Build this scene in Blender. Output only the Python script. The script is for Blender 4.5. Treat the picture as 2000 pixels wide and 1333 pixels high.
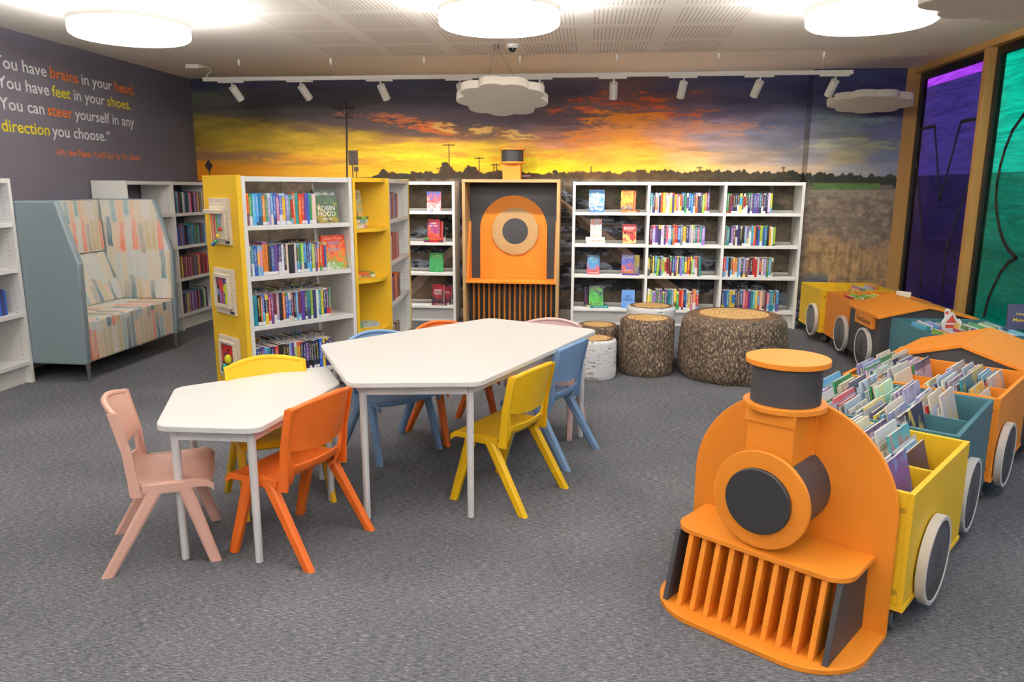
import bpy, math, random
import numpy as np
from mathutils import Vector, Matrix, Euler

random.seed(7)
SC = bpy.context.scene
for o in list(bpy.data.objects):
    bpy.data.objects.remove(o)
COL = SC.collection

# ------------------------------------------------------------------ camera
YAW, PITCH, ROLL, CAMZ, FPX = math.radians(-5.670), math.radians(11.441), math.radians(0.186), 1.427, 1470.8
fwd = Vector((math.sin(YAW) * math.cos(PITCH), math.cos(YAW) * math.cos(PITCH), -math.sin(PITCH)))
rgt = Vector((math.cos(YAW), -math.sin(YAW), 0))
upv = rgt.cross(fwd)
r2 = math.cos(ROLL) * rgt + math.sin(ROLL) * upv
u2 = -math.sin(ROLL) * rgt + math.cos(ROLL) * upv
cam_data = bpy.data.cameras.new('camera')
cam_data.sensor_fit = 'HORIZONTAL'
cam_data.sensor_width = 36.0
cam_data.lens = FPX * 36.0 / 2000.0
cam_data.clip_start = 0.05
cam_data.clip_end = 200
cam = bpy.data.objects.new('camera', cam_data)
COL.objects.link(cam)
mw = Matrix.Identity(4)
for i in range(3):
    mw[i][0], mw[i][1], mw[i][2] = r2[i], u2[i], -fwd[i]
mw[2][3] = CAMZ
cam.matrix_world = mw
SC.camera = cam

# ------------------------------------------------------------------ view, world
SC.view_settings.view_transform = 'Standard'
SC.view_settings.look = 'None'
SC.view_settings.gamma = 1.0
SC.view_settings.use_curve_mapping = False
SC.view_settings.exposure = 0.0
LAMP = 7.3        # diffuser strength of the round ceiling lamps
UPGLOW = 170.0      # their upward light on the ceiling
W = bpy.data.worlds.new('world')
SC.world = W
W.use_nodes = True
bg = W.node_tree.nodes['Background']
bg.inputs['Color'].default_value = (0.78, 0.88, 1.0, 1)
bg.inputs['Strength'].default_value = 2.6

# ------------------------------------------------------------------ helpers
def lin(c):
    c = c / 255.0
    return c / 12.92 if c <= 0.04045 else ((c + 0.055) / 1.055) ** 2.4

def rgb(t, k=1.0):
    return (min(1, lin(t[0]) * k), min(1, lin(t[1]) * k), min(1, lin(t[2]) * k), 1.0)

MATS = {}
def N(nt, kind, **kw):
    n = nt.nodes.new(kind)
    for k, v in kw.items():
        setattr(n, k, v)
    return n

def mat(name, col=(200, 200, 200), rough=0.5, k=0.85, spec=0.4, bump=0.0, bscale=200.0, vary=0.0, vscale=20.0, metal=0.0):
    if name in MATS:
        return MATS[name]
    m = bpy.data.materials.new(name)
    m.use_nodes = True
    nt = m.node_tree
    p = nt.nodes['Principled BSDF']
    p.inputs['Base Color'].default_value = rgb(col, k)
    p.inputs['Roughness'].default_value = rough
    p.inputs['Specular IOR Level'].default_value = spec
    p.inputs['Metallic'].default_value = metal
    tc = N(nt, 'ShaderNodeTexCoord')
    if vary > 0:
        n = N(nt, 'ShaderNodeTexNoise')
        n.inputs['Scale'].default_value = vscale
        n.inputs['Detail'].default_value = 4
        nt.links.new(tc.outputs['Object'], n.inputs['Vector'])
        mx = N(nt, 'ShaderNodeMix', data_type='RGBA')
        nt.links.new(n.outputs['Fac'], mx.inputs['Factor'])
        mx.inputs['A'].default_value = rgb(col, k * (1 - vary))
        mx.inputs['B'].default_value = rgb(col, k * (1 + vary))
        nt.links.new(mx.outputs['Result'], p.inputs['Base Color'])
    if bump > 0:
        n = N(nt, 'ShaderNodeTexNoise')
        n.inputs['Scale'].default_value = bscale
        n.inputs['Detail'].default_value = 3
        nt.links.new(tc.outputs['Object'], n.inputs['Vector'])
        b = N(nt, 'ShaderNodeBump')
        b.inputs['Strength'].default_value = bump
        b.inputs['Distance'].default_value = 0.002
        nt.links.new(n.outputs['Fac'], b.inputs['Height'])
        nt.links.new(b.outputs['Normal'], p.inputs['Normal'])
    MATS[name] = m
    return m

def newmat(name):
    m = bpy.data.materials.new(name)
    m.use_nodes = True
    MATS[name] = m
    nt = m.node_tree
    return m, nt, nt.nodes['Principled BSDF']

def math_node(nt, op, a, b=None, c=None):
    n = N(nt, 'ShaderNodeMath', operation=op)
    for i, v in enumerate((a, b, c)):
        if v is None:
            continue
        if isinstance(v, (int, float)):
            n.inputs[i].default_value = v
        else:
            nt.links.new(v, n.inputs[i])
    return n.outputs[0]

def mix_col(nt, f, a, b):
    n = N(nt, 'ShaderNodeMix', data_type='RGBA')
    if isinstance(f, (int, float)):
        n.inputs['Factor'].default_value = f
    else:
        nt.links.new(f, n.inputs['Factor'])
    for key, v in (('A', a), ('B', b)):
        if isinstance(v, tuple):
            n.inputs[key].default_value = v
        else:
            nt.links.new(v, n.inputs[key])
    return n.outputs['Result']

def ramp(nt, fac, stops, interp='LINEAR'):
    r = N(nt, 'ShaderNodeValToRGB')
    r.color_ramp.interpolation = interp
    el = r.color_ramp.elements
    while len(el) < len(stops):
        el.new(0.5)
    for e, (p, c) in zip(el, stops):
        e.position = p
        e.color = c
    nt.links.new(fac, r.inputs['Fac'])
    return r.outputs['Color']

def noise(nt, vec, scale=5.0, detail=3.0, rough=0.5, dist=0.0):
    n = N(nt, 'ShaderNodeTexNoise')
    n.inputs['Scale'].default_value = scale
    n.inputs['Detail'].default_value = detail
    n.inputs['Roughness'].default_value = rough
    n.inputs['Distortion'].default_value = dist
    nt.links.new(vec, n.inputs['Vector'])
    return n.outputs['Fac']

def mapping(nt, vec, scale=(1, 1, 1), loc=(0, 0, 0), rot=(0, 0, 0)):
    n = N(nt, 'ShaderNodeMapping')
    n.inputs['Scale'].default_value = scale
    n.inputs['Location'].default_value = loc
    n.inputs['Rotation'].default_value = rot
    nt.links.new(vec, n.inputs['Vector'])
    return n.outputs['Vector']

def bump_to(nt, p, h, strength=0.3, dist=0.005):
    b = N(nt, 'ShaderNodeBump')
    b.inputs['Strength'].default_value = strength
    b.inputs['Distance'].default_value = dist
    nt.links.new(h, b.inputs['Height'])
    nt.links.new(b.outputs['Normal'], p.inputs['Normal'])

class MB:
    """collects shapes; build() links them as ONE mesh object"""
    def __init__(self):
        self.v, self.f, self.mi, self.uv = [], [], [], {}
    def add(self, vs, fs, mi=0):
        b = len(self.v)
        self.v += [tuple(x) for x in vs]
        for f in fs:
            self.f.append(tuple(b + i for i in f))
            self.mi.append(mi)
        return self
    def box(self, x0, x1, y0, y1, z0, z1, mi=0, M=None):
        vs = [Vector(q) for q in ((x0, y0, z0), (x1, y0, z0), (x1, y1, z0), (x0, y1, z0), (x0, y0, z1), (x1, y0, z1), (x1, y1, z1), (x0, y1, z1))]
        if M is not None:
            vs = [M @ q for q in vs]
        return self.add(vs, [(3, 2, 1, 0), (4, 5, 6, 7), (0, 1, 5, 4), (1, 2, 6, 5), (2, 3, 7, 6), (3, 0, 4, 7)], mi)
    def prism(self, poly, a0, a1, axis='z', mi=0, M=None):
        """poly: 2-D outline (counter clockwise); extruded a0..a1 along the axis"""
        def P(u, w, a):
            q = {'z': Vector((u, w, a)), 'y': Vector((u, a, w)), 'x': Vector((a, u, w))}[axis]
            return M @ q if M is not None else q
        n = len(poly)
        vs = [P(u, w, a0) for u, w in poly] + [P(u, w, a1) for u, w in poly]
        fs = [tuple(range(n - 1, -1, -1)), tuple(range(n, 2 * n))] + [(i, (i + 1) % n, n + (i + 1) % n, n + i) for i in range(n)]
        if axis == 'y':
            fs = [tuple(reversed(f)) for f in fs]
        return self.add(vs, fs, mi)
    def ring(self, ro, ri, a0, a1, axis='y', c=(0, 0), n=48, mi=0):
        vs, fs = [], []
        for k in range(n):
            t = 2 * math.pi * k / n
            for r, a in ((ro, a0), (ro, a1), (ri, a1), (ri, a0)):
                u, w = c[0] + r * math.cos(t), c[1] + r * math.sin(t)
                vs.append({'z': (u, w, a), 'y': (u, a, w), 'x': (a, u, w)}[axis])
        for k in range(n):
            b, d = 4 * k, 4 * ((k + 1) % n)
            for i in range(4):
                j = (i + 1) % 4
                f = (b + i, d + i, d + j, b + j)
                fs.append(tuple(reversed(f)) if axis == 'y' else f)
        return self.add(vs, fs, mi)
    def cyl(self, p0, p1, r0, r1=None, n=24, mi=0, caps=True):
        p0, p1 = Vector(p0), Vector(p1)
        r1 = r0 if r1 is None else r1
        d = (p1 - p0).normalized()
        a = d.orthogonal().normalized()
        b = d.cross(a)
        vs = []
        for p, r in ((p0, r0), (p1, r1)):
            for k in range(n):
                t = 2 * math.pi * k / n
                vs.append(p + a * (r * math.cos(t)) + b * (r * math.sin(t)))
        fs = [(i, (i + 1) % n, n + (i + 1) % n, n + i) for i in range(n)]
        if caps:
            fs += [tuple(range(n - 1, -1, -1)), tuple(range(n, 2 * n))]
        return self.add(vs, fs, mi)
    def tube(self, pts, r, n=8, mi=0):
        pts = [Vector(p) for p in pts]
        vs, fs = [], []
        for i, p in enumerate(pts):
            d = (pts[min(i + 1, len(pts) - 1)] - pts[max(i - 1, 0)]).normalized()
            a = d.cross(Vector((0.3, 0.2, 1))).normalized() if abs(d.z) < 0.95 else d.cross(Vector((1, 0.2, 0))).normalized()
            b = d.cross(a)
            for k in range(n):
                t = 2 * math.pi * k / n
                vs.append(p + a * (r * math.cos(t)) + b * (r * math.sin(t)))
        for i in range(len(pts) - 1):
            for k in range(n):
                fs.append((i * n + k, i * n + (k + 1) % n, (i + 1) * n + (k + 1) % n, (i + 1) * n + k))
        fs += [tuple(range(n - 1, -1, -1)), tuple(range((len(pts) - 1) * n, len(pts) * n))]
        return self.add(vs, fs, mi)
    def lathe(self, prof, n=48, mi=0, c=(0, 0), wob=None):
        """profile of (radius, z) from bottom to top; radius 0 ends close the shape"""
        vs, fs, rows = [], [], []
        for r, z in prof:
            if r <= 1e-6:
                rows.append([len(vs)])
                vs.append((c[0], c[1], z))
            else:
                row = []
                for k in range(n):
                    t = 2 * math.pi * k / n
                    rr = r * (1 + (wob(t, z) if wob else 0))
                    row.append(len(vs))
                    vs.append((c[0] + rr * math.cos(t), c[1] + rr * math.sin(t), z))
                rows.append(row)
        for a, b in zip(rows, rows[1:]):
            for k in range(n):
                k2 = (k + 1) % n
                if len(a) == 1 and len(b) == 1:
                    continue
                if len(a) == 1:
                    fs.append((a[0], b[k2], b[k]))
                elif len(b) == 1:
                    fs.append((a[k], a[k2], b[0]))
                else:
                    fs.append((a[k], a[k2], b[k2], b[k]))
        return self.add(vs, fs, mi)
    def sheet(self, grid, th, mi=0):
        """grid[i][j] of points -> closed solid of thickness th along the normals"""
        R, Cn = len(grid), len(grid[0])
        P = np.array([[tuple(p) for p in row] for row in grid], float)
        du, dv = np.gradient(P, axis=0), np.gradient(P, axis=1)
        nm = np.cross(du, dv)
        nm /= np.linalg.norm(nm, axis=2, keepdims=True) + 1e-12
        Q = P + nm * th
        vs = [tuple(p) for p in P.reshape(-1, 3)] + [tuple(p) for p in Q.reshape(-1, 3)]
        o = R * Cn
        fs = []
        for i in range(R - 1):
            for j in range(Cn - 1):
                a, b, c2, d = i * Cn + j, i * Cn + j + 1, (i + 1) * Cn + j + 1, (i + 1) * Cn + j
                fs += [(a, b, c2, d), (o + d, o + c2, o + b, o + a)]
        edge = [i for i in range(Cn)] + [i * Cn + Cn - 1 for i in range(1, R)] + [(R - 1) * Cn + j for j in range(Cn - 2, -1, -1)] + [i * Cn for i in range(R - 2, 0, -1)]
        for a, b in zip(edge, edge[1:] + edge[:1]):
            fs.append((a, o + a, o + b, b))
        return self.add(vs, fs, mi)
    def loft(self, rings, mi=0):
        n = len(rings[0])
        vs = [p for r in rings for p in r]
        fs = [tuple(range(n - 1, -1, -1)), tuple(range((len(rings) - 1) * n, len(rings) * n))]
        for i in range(len(rings) - 1):
            for k in range(n):
                fs.append((i * n + k, i * n + (k + 1) % n, (i + 1) * n + (k + 1) % n, (i + 1) * n + k))
        return self.add(vs, fs, mi)
    def mesh(self, name, mats, smooth=None, fix=False):
        me = bpy.data.meshes.new(name)
        me.from_pydata(self.v, [], self.f)
        for m in (mats if isinstance(mats, (list, tuple)) else [mats]):
            me.materials.append(m)
        if any(self.mi):
            me.polygons.foreach_set('material_index', self.mi)
        if fix:
            import bmesh
            bm = bmesh.new()
            bm.from_mesh(me)
            bmesh.ops.recalc_face_normals(bm, faces=bm.faces)
            bm.to_mesh(me)
            bm.free()
        if smooth:
            me.polygons.foreach_set('use_smooth', [True] * len(me.polygons))
            me.set_sharp_from_angle(angle=math.radians(smooth))
        me.update()
        return me
    def build(self, name, mats, parent=None, bevel=0.0, seg=2, smooth=None, loc=None, rot=None, fix=True):
        o = bpy.data.objects.new(name, self.mesh(name, mats, smooth, fix))
        COL.objects.link(o)
        if parent is not None:
            o.parent = parent
        if loc is not None:
            o.location = loc
        if rot is not None:
            o.rotation_euler = rot
        if bevel > 0:
            b = o.modifiers.new('bevel', 'BEVEL')
            b.width = bevel
            b.segments = seg
            b.limit_method = 'ANGLE'
            b.angle_limit = math.radians(40)
            b.harden_normals = False
        return o

def tag(o, label=None, cat=None, group=None, kind=None):
    if label: o['label'] = label
    if cat: o['category'] = cat
    if group: o['group'] = group
    if kind: o['kind'] = kind
    return o

def thing(name, label, cat, loc=(0, 0, 0), rz=0.0, group=None):
    o = bpy.data.objects.new(name, None)
    o.empty_display_size = 0.1
    COL.objects.link(o)
    o.location = loc
    o.rotation_euler = (0, 0, rz)
    return tag(o, label, cat, group)

def dup(root, label, loc=None, rz=None, group=None):
    r = root.copy()
    COL.objects.link(r)
    r['label'] = label
    if group: r['group'] = group
    if loc is not None: r.location = loc
    if rz is not None: r.rotation_euler = (0, 0, rz)
    for ch in list(root.children):
        c = ch.copy()
        COL.objects.link(c)
        c.parent = r
        for g in list(ch.children):
            d = g.copy()
            COL.objects.link(d)
            d.parent = c
    return r

def structure(o):
    o['kind'] = 'structure'
    return o

def arc(cx, cy, r, a0, a1, n=10):
    return [(cx + r * math.cos(math.radians(a0 + (a1 - a0) * i / n)), cy + r * math.sin(math.radians(a0 + (a1 - a0) * i / n))) for i in range(n + 1)]

def round_poly(pts, r, n=6):
    """rounds the corners of a counter clockwise outline"""
    out, L = [], len(pts)
    for i in range(L):
        a, b, c = Vector(pts[i - 1]), Vector(pts[i]), Vector(pts[(i + 1) % L])
        rr = r[i] if isinstance(r, (list, tuple)) else r
        if rr <= 0:
            out.append(tuple(b))
            continue
        u, v = (a - b).normalized(), (c - b).normalized()
        ang = math.acos(max(-1, min(1, u.dot(v))))
        d = min(rr / math.tan(ang / 2), (a - b).length * 0.48, (c - b).length * 0.48)
        p, q = b + u * d, b + v * d
        for k in range(n + 1):
            t = k / n
            out.append(tuple((1 - t) ** 2 * p + 2 * t * (1 - t) * b + t * t * q))
    return out

def inset(pts, d):
    out, L = [], len(pts)
    for i in range(L):
        a, b, c = Vector(pts[i - 1]), Vector(pts[i]), Vector(pts[(i + 1) % L])
        e1, e2 = (b - a).normalized(), (c - b).normalized()
        n1, n2 = Vector((-e1.y, e1.x)), Vector((-e2.y, e2.x))
        m = (n1 + n2).normalized()
        out.append(tuple(b + m * (d / max(0.3, m.dot(n1)))))
    return out

def text_obj(name, s, m, parent=None, height=None, width=None, extrude=0.0006, align='LEFT', loc=(0, 0, 0), rot=(0, 0, 0), xs=1.0, bold=0.012):
    """a line of lettering as a mesh; size 1 = cap height scaled to `height`; width rescales in x"""
    cu = bpy.data.curves.new('t', 'FONT')
    cu.body = s
    cu.size = 1.0
    cu.align_x = align
    cu.resolution_u = 3
    cu.offset = bold
    tmp = bpy.data.objects.new('t', cu)
    COL.objects.link(tmp)
    bpy.context.view_layer.update()
    dg = bpy.context.evaluated_depsgraph_get()
    me = bpy.data.meshes.new_from_object(tmp.evaluated_get(dg))
    bpy.data.objects.remove(tmp)
    bpy.data.curves.remove(cu)
    n = len(me.vertices)
    co = np.zeros(n * 3)
    me.vertices.foreach_get('co', co)
    co = co.reshape(-1, 3)
    sy = height / 0.73
    sx = sy * xs
    if width is not None and n:
        ww = co[:, 0].max() - co[:, 0].min()
        sx = width / ww
    co[:, 0] *= sx
    co[:, 1] *= sy
    co[:, 2] = extrude
    me.vertices.foreach_set('co', co.ravel())
    me.materials.clear()
    me.materials.append(m)
    me.name = name
    me.update()
    o = bpy.data.objects.new(name, me)
    COL.objects.link(o)
    o.location = loc
    o.rotation_euler = rot
    if parent is not None:
        o.parent = parent
    return o, sx

ORD = ['first', 'second', 'third', 'fourth', 'fifth', 'sixth', 'seventh', 'eighth', 'ninth', 'tenth', 'eleventh', 'twelfth', 'thirteenth',
       'fourteenth', 'fifteenth', 'sixteenth', 'seventeenth', 'eighteenth', 'nineteenth', 'twentieth', 'twenty-first', 'twenty-second',
       'twenty-third', 'twenty-fourth', 'twenty-fifth', 'twenty-sixth', 'twenty-seventh', 'twenty-eighth', 'twenty-ninth', 'thirtieth',
       'thirty-first', 'thirty-second', 'thirty-third', 'thirty-fourth', 'thirty-fifth', 'thirty-sixth', 'thirty-seventh', 'thirty-eighth', 'thirty-ninth', 'fortieth']
# ------------------------------------------------------------------ shared materials
M_WHITE = mat('white_laminate', (244, 242, 238), 0.45, 0.9)
M_TABLE = mat('table_white', (244, 243, 240), 0.35, 0.86)
M_METALW = mat('white_powder_coat', (240, 238, 238), 0.4, 0.84)
M_YELLOW = mat('yellow_laminate', (247, 199, 40), 0.5, 0.85)
M_ORANGE = mat('orange_laminate', (247, 150, 44), 0.5, 0.85)
M_DARK = mat('charcoal_laminate', (56, 56, 61), 0.5, 0.72)
M_DARKSIDE = mat('charcoal_laminate_dark', (42, 42, 46), 0.5, 0.75)
M_TEAL = mat('teal_laminate', (62, 110, 122), 0.5, 0.8)
M_STEEL = mat('brushed_steel', (170, 170, 172), 0.35, 0.8, metal=0.9)
M_WIRE = mat('grey_wire', (120, 122, 125), 0.4, 0.8, metal=0.5)
M_RUBBER = mat('dark_rubber', (36, 38, 40), 0.6, 0.8)
M_PLASTICW = mat('white_plastic', (228, 224, 218), 0.5, 0.85)
M_PAGES = mat('book_pages', (240, 234, 224), 0.9, 0.88, vary=0.08, vscale=120)
M_CLOUD = mat('cloud_felt', (232, 224, 212), 0.95, 0.85, bump=0.3, bscale=400)
M_BRONZE = mat('bronze_frame', (190, 146, 82), 0.45, 0.85, spec=0.5)
M_BLACK = mat('black_gasket', (14, 14, 16), 0.5, 0.8)
M_SKIRT = mat('grey_skirting', (176, 168, 160), 0.5, 0.85)

def oak(name, col=(206, 166, 112)):
    m, nt, p = newmat(name)
    tc = N(nt, 'ShaderNodeTexCoord')
    v = mapping(nt, tc.outputs['Object'], scale=(4, 4, 40))
    f = noise(nt, v, 3.0, 4.0, 0.6, 0.6)
    c = ramp(nt, f, [(0.3, rgb(tuple(int(x * 0.9) for x in col), 0.85)), (0.7, rgb(col, 0.9))])
    nt.links.new(c, p.inputs['Base Color'])
    p.inputs['Roughness'].default_value = 0.5
    return m
M_OAK = oak('oak_veneer')
M_PLY = oak('birch_plywood', (246, 232, 208))

def peg_white(name, cols):
    """white side panel with two or more columns of small shelf-peg holes (panel plane is local y-z)"""
    m, nt, p = newmat(name)
    tc = N(nt, 'ShaderNodeTexCoord')
    s = N(nt, 'ShaderNodeSeparateXYZ')
    nt.links.new(tc.outputs['Object'], s.inputs[0])
    fz = math_node(nt, 'SUBTRACT', math_node(nt, 'FRACT', math_node(nt, 'MULTIPLY', s.outputs['Z'], 1 / 0.032)), 0.5)
    fz = math_node(nt, 'MULTIPLY', fz, 0.032)
    z2 = math_node(nt, 'MULTIPLY', fz, fz)
    hole = None
    for y in cols:
        dy = math_node(nt, 'SUBTRACT', s.outputs['Y'], y)
        d = math_node(nt, 'ADD', math_node(nt, 'MULTIPLY', dy, dy), z2)
        h = math_node(nt, 'LESS_THAN', d, 0.0035 ** 2)
        hole = h if hole is None else math_node(nt, 'MAXIMUM', hole, h)
    hole = math_node(nt, 'MULTIPLY', hole, math_node(nt, 'GREATER_THAN', s.outputs['Z'], 0.12))
    c = mix_col(nt, hole, rgb((244, 242, 238), 0.9), rgb((95, 90, 85)))
    nt.links.new(c, p.inputs['Base Color'])
    p.inputs['Roughness'].default_value = 0.45
    return m
M_PEG33 = peg_white('white_panel_peg_holes', (0.055, 0.255))
M_PEG48 = peg_white('white_panel_peg_holes_deep', (0.05, 0.19, 0.285, 0.425))

# ------------------------------------------------------------------ room shell
XL, XR, YB, YF, HC = -4.40, 3.15, 8.31, -3.6, 2.60

def carpet():
    m, nt, p = newmat('grey_heather_carpet')
    tc = N(nt, 'ShaderNodeTexCoord')
    a = noise(nt, mapping(nt, tc.outputs['Object'], scale=(34, 270, 1)), 1.0, 3.0, 0.7)
    b = noise(nt, mapping(nt, tc.outputs['Object'], scale=(90, 620, 1), loc=(3, 7, 0)), 1.0, 2.0, 0.6)
    f = math_node(nt, 'ADD', math_node(nt, 'MULTIPLY', a, 0.6), math_node(nt, 'MULTIPLY', b, 0.4))
    big = noise(nt, tc.outputs['Object'], 1.6, 2.0)
    f = math_node(nt, 'ADD', f, math_node(nt, 'MULTIPLY', math_node(nt, 'SUBTRACT', big, 0.5), 0.09))
    c = ramp(nt, f, [(0.36, rgb((34, 35, 40), .69)), (0.465, rgb((78, 80, 86), .69)), (0.535, rgb((106, 108, 114), .69)), (0.645, rgb((176, 170, 177), .69))])
    nt.links.new(c, p.inputs['Base Color'])
    p.inputs['Roughness'].default_value = 0.95
    p.inputs['Specular IOR Level'].default_value = 0.1
    bump_to(nt, p, f, 0.12, 0.003)
    return m
structure(MB().box(XL - .2, XR + .2, YF - .2, YB + .2, -0.12, 0).build('floor', carpet()))

def ceiling_mat():
    m, nt, p = newmat('perforated_plasterboard')
    tc = N(nt, 'ShaderNodeTexCoord')
    s = N(nt, 'ShaderNodeSeparateXYZ')
    nt.links.new(tc.outputs['Object'], s.inputs[0])
    per, x0, y0 = 0.585, -2.33 - 0.585 * 0, 5.37 - 0.585 * 20
    ux = math_node(nt, 'DIVIDE', math_node(nt, 'SUBTRACT', s.outputs['X'], x0), per)
    uy = math_node(nt, 'DIVIDE', math_node(nt, 'SUBTRACT', s.outputs['Y'], y0), per)
    fx, fy = math_node(nt, 'FRACT', ux), math_node(nt, 'FRACT', uy)
    ok = math_node(nt, 'MULTIPLY', math_node(nt, 'LESS_THAN', fx, 0.80), math_node(nt, 'LESS_THAN', fy, 0.83))
    for v, lo, hi in ((ux, 0.0, 5.95), (uy, 0.0, 23.0)):
        ok = math_node(nt, 'MULTIPLY', ok, math_node(nt, 'MULTIPLY', math_node(nt, 'GREATER_THAN', v, lo), math_node(nt, 'LESS_THAN', v, hi)))
    st = math_node(nt, 'FRACT', math_node(nt, 'MULTIPLY', fx, per / 0.0292))
    ok = math_node(nt, 'MULTIPLY', ok, math_node(nt, 'LESS_THAN', st, 0.30))
    base = mix_col(nt, math_node(nt, 'GREATER_THAN', s.outputs['Y'], 7.05), rgb((244, 238, 230), 0.97), rgb((242, 232, 220), 0.97))
    c = mix_col(nt, ok, base, rgb((208, 198, 186), 0.93))
    nt.links.new(c, p.inputs['Base Color'])
    p.inputs['Roughness'].default_value = 0.9
    return m
structure(MB().box(XL - .2, XR + .2, YF - .2, YB + .2, HC, HC + .15).build('ceiling', ceiling_mat()))
structure(MB().box(XL - .2, XL, YF - .2, YB + .2, 0, HC).build('wall_left', mat('charcoal_paint', (88, 84, 96), 0.7, 0.9, bump=0.08, bscale=300)))
structure(MB().box(XL, XR + .4, YF - .2, YF, 0, HC).build('wall_front', mat('pale_paint', (225, 220, 212), 0.8, 0.85)))

# ---- the printed sunset picture on the far wall (a procedural picture, built from noise and colour stops in wall metres)
def smooth_noise(rng, h, w, gy, gx):
    g = rng.random((gy + 2, gx + 2))
    yy, xx = np.linspace(0, gy, h, endpoint=False), np.linspace(0, gx, w, endpoint=False)
    yi, xi = yy.astype(int), xx.astype(int)
    fy, fx = (yy - yi)[:, None], (xx - xi)[None, :]
    fy, fx = fy * fy * (3 - 2 * fy), fx * fx * (3 - 2 * fx)
    a = g[np.ix_(yi, xi)] * (1 - fx) + g[np.ix_(yi, xi + 1)] * fx
    b = g[np.ix_(yi + 1, xi)] * (1 - fx) + g[np.ix_(yi + 1, xi + 1)] * fx
    return a * (1 - fy) + b * fy

def fbm(rng, h, w, gy, gx, octv=5, pers=0.55):
    t, amp, s = np.zeros((h, w)), 1.0, 0.0
    for _ in range(octv):
        t += amp * smooth_noise(rng, h, w, min(gy, h), min(gx, w))
        s += amp
        amp *= pers
        gy, gx = gy * 2, gx * 2
    return t / s

SKY=[
 (-4.29,2.54,52,58,84),(-3.65,2.54,58,58,80),(-2.96,2.53,66,64,82),(-2.22,2.52,70,70,94),(-1.38,2.52,68,66,86),(-0.83,2.51,72,66,84),(-0.29,2.50,78,68,85),(0.51,2.50,100,72,78),(1.03,2.49,76,70,95),(1.55,2.49,60,64,100),(2.06,2.48,58,62,100),(2.56,2.48,60,65,110),(3.01,2.47,62,62,112),
 (-4.31,2.35,104,108,82),(-3.95,2.35,84,82,76),(-3.54,2.35,72,70,72),(-2.97,2.34,74,70,72),(-2.51,2.34,80,72,72),(-1.94,2.34,72,68,80),(-1.38,2.33,75,75,95),(-0.83,2.33,86,80,98),(-0.29,2.32,92,80,90),(0.25,2.32,125,88,88),(0.62,2.32,150,95,85),(1.04,2.31,105,85,105),(1.56,2.31,80,80,112),(2.07,2.31,75,80,116),(2.58,2.30,70,76,122),(3.03,2.30,68,68,118),
 (-4.33,2.14,150,132,58),(-3.97,2.13,150,130,58),(-3.56,2.13,140,115,60),(-3.09,2.13,118,95,62),(-2.63,2.13,106,84,68),(-2.17,2.12,104,84,78),(-1.78,2.12,118,88,78),(-1.39,2.12,110,92,88),(-0.83,2.12,118,100,106),(-0.29,2.12,140,105,105),(0.15,2.11,190,120,90),(0.47,2.11,230,145,75),(0.89,2.11,180,125,115),(1.42,2.11,150,130,150),(1.93,2.10,110,115,145),(2.44,2.10,120,132,148),(3.05,2.10,85,92,132),
 (-4.34,2.01,165,140,52),(-3.68,2.01,185,155,52),(-3.10,2.01,205,168,52),(-2.64,2.01,205,165,55),(-2.18,2.01,170,125,70),(-1.67,2.00,190,125,75),(-1.22,2.00,170,115,80),(-0.83,2.00,150,112,95),(-0.39,2.00,170,120,110),(-0.01,2.00,215,135,90),(0.36,2.00,250,155,70),(0.79,2.00,210,145,115),(1.32,1.99,165,145,155),(1.84,1.99,135,135,155),(2.45,1.99,140,145,150),(3.06,1.99,100,105,142),
 (-4.35,1.89,170,142,50),(-3.69,1.89,205,168,50),(-3.10,1.88,222,178,48),(-2.64,1.88,228,182,48),(-2.18,1.88,248,205,55),(-1.67,1.88,246,196,62),(-1.22,1.88,245,200,60),(-0.83,1.88,225,165,80),(-0.39,1.88,215,145,110),(-0.01,1.88,240,155,82),(0.37,1.88,255,172,68),(0.80,1.88,226,162,120),(1.32,1.87,178,152,150),(1.85,1.87,142,142,156),(2.46,1.87,160,158,152),(3.07,1.87,115,120,150),
 (-4.36,1.75,165,118,62),(-3.70,1.75,190,135,62),(-3.23,1.75,226,152,52),(-2.65,1.75,250,190,50),(-1.96,1.75,250,222,58),(-1.39,1.75,246,226,50),(-0.83,1.75,246,215,48),(-0.50,1.75,242,200,55),(-0.01,1.75,255,172,70),(0.43,1.74,255,190,68),(0.96,1.74,240,186,120),(1.49,1.74,192,168,150),(1.96,1.74,166,160,165),(2.47,1.74,190,178,145),(3.08,1.74,130,140,168),
 (-4.37,1.61,245,150,32),(-3.71,1.61,250,160,40),(-3.12,1.61,250,180,48),(-2.25,1.61,250,190,48),(-1.39,1.61,250,185,42),(-0.50,1.61,238,225,42),(-0.00,1.61,255,195,50),(0.54,1.61,255,192,62),(1.07,1.61,255,202,112),(1.60,1.61,236,196,152),(2.12,1.61,215,190,165),(2.64,1.61,182,184,188),(3.10,1.61,162,168,190),
]

def sstep(a, b, x):
    t = np.clip((x - a) / (b - a), 0, 1)
    return t * t * (3 - 2 * t)

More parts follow.
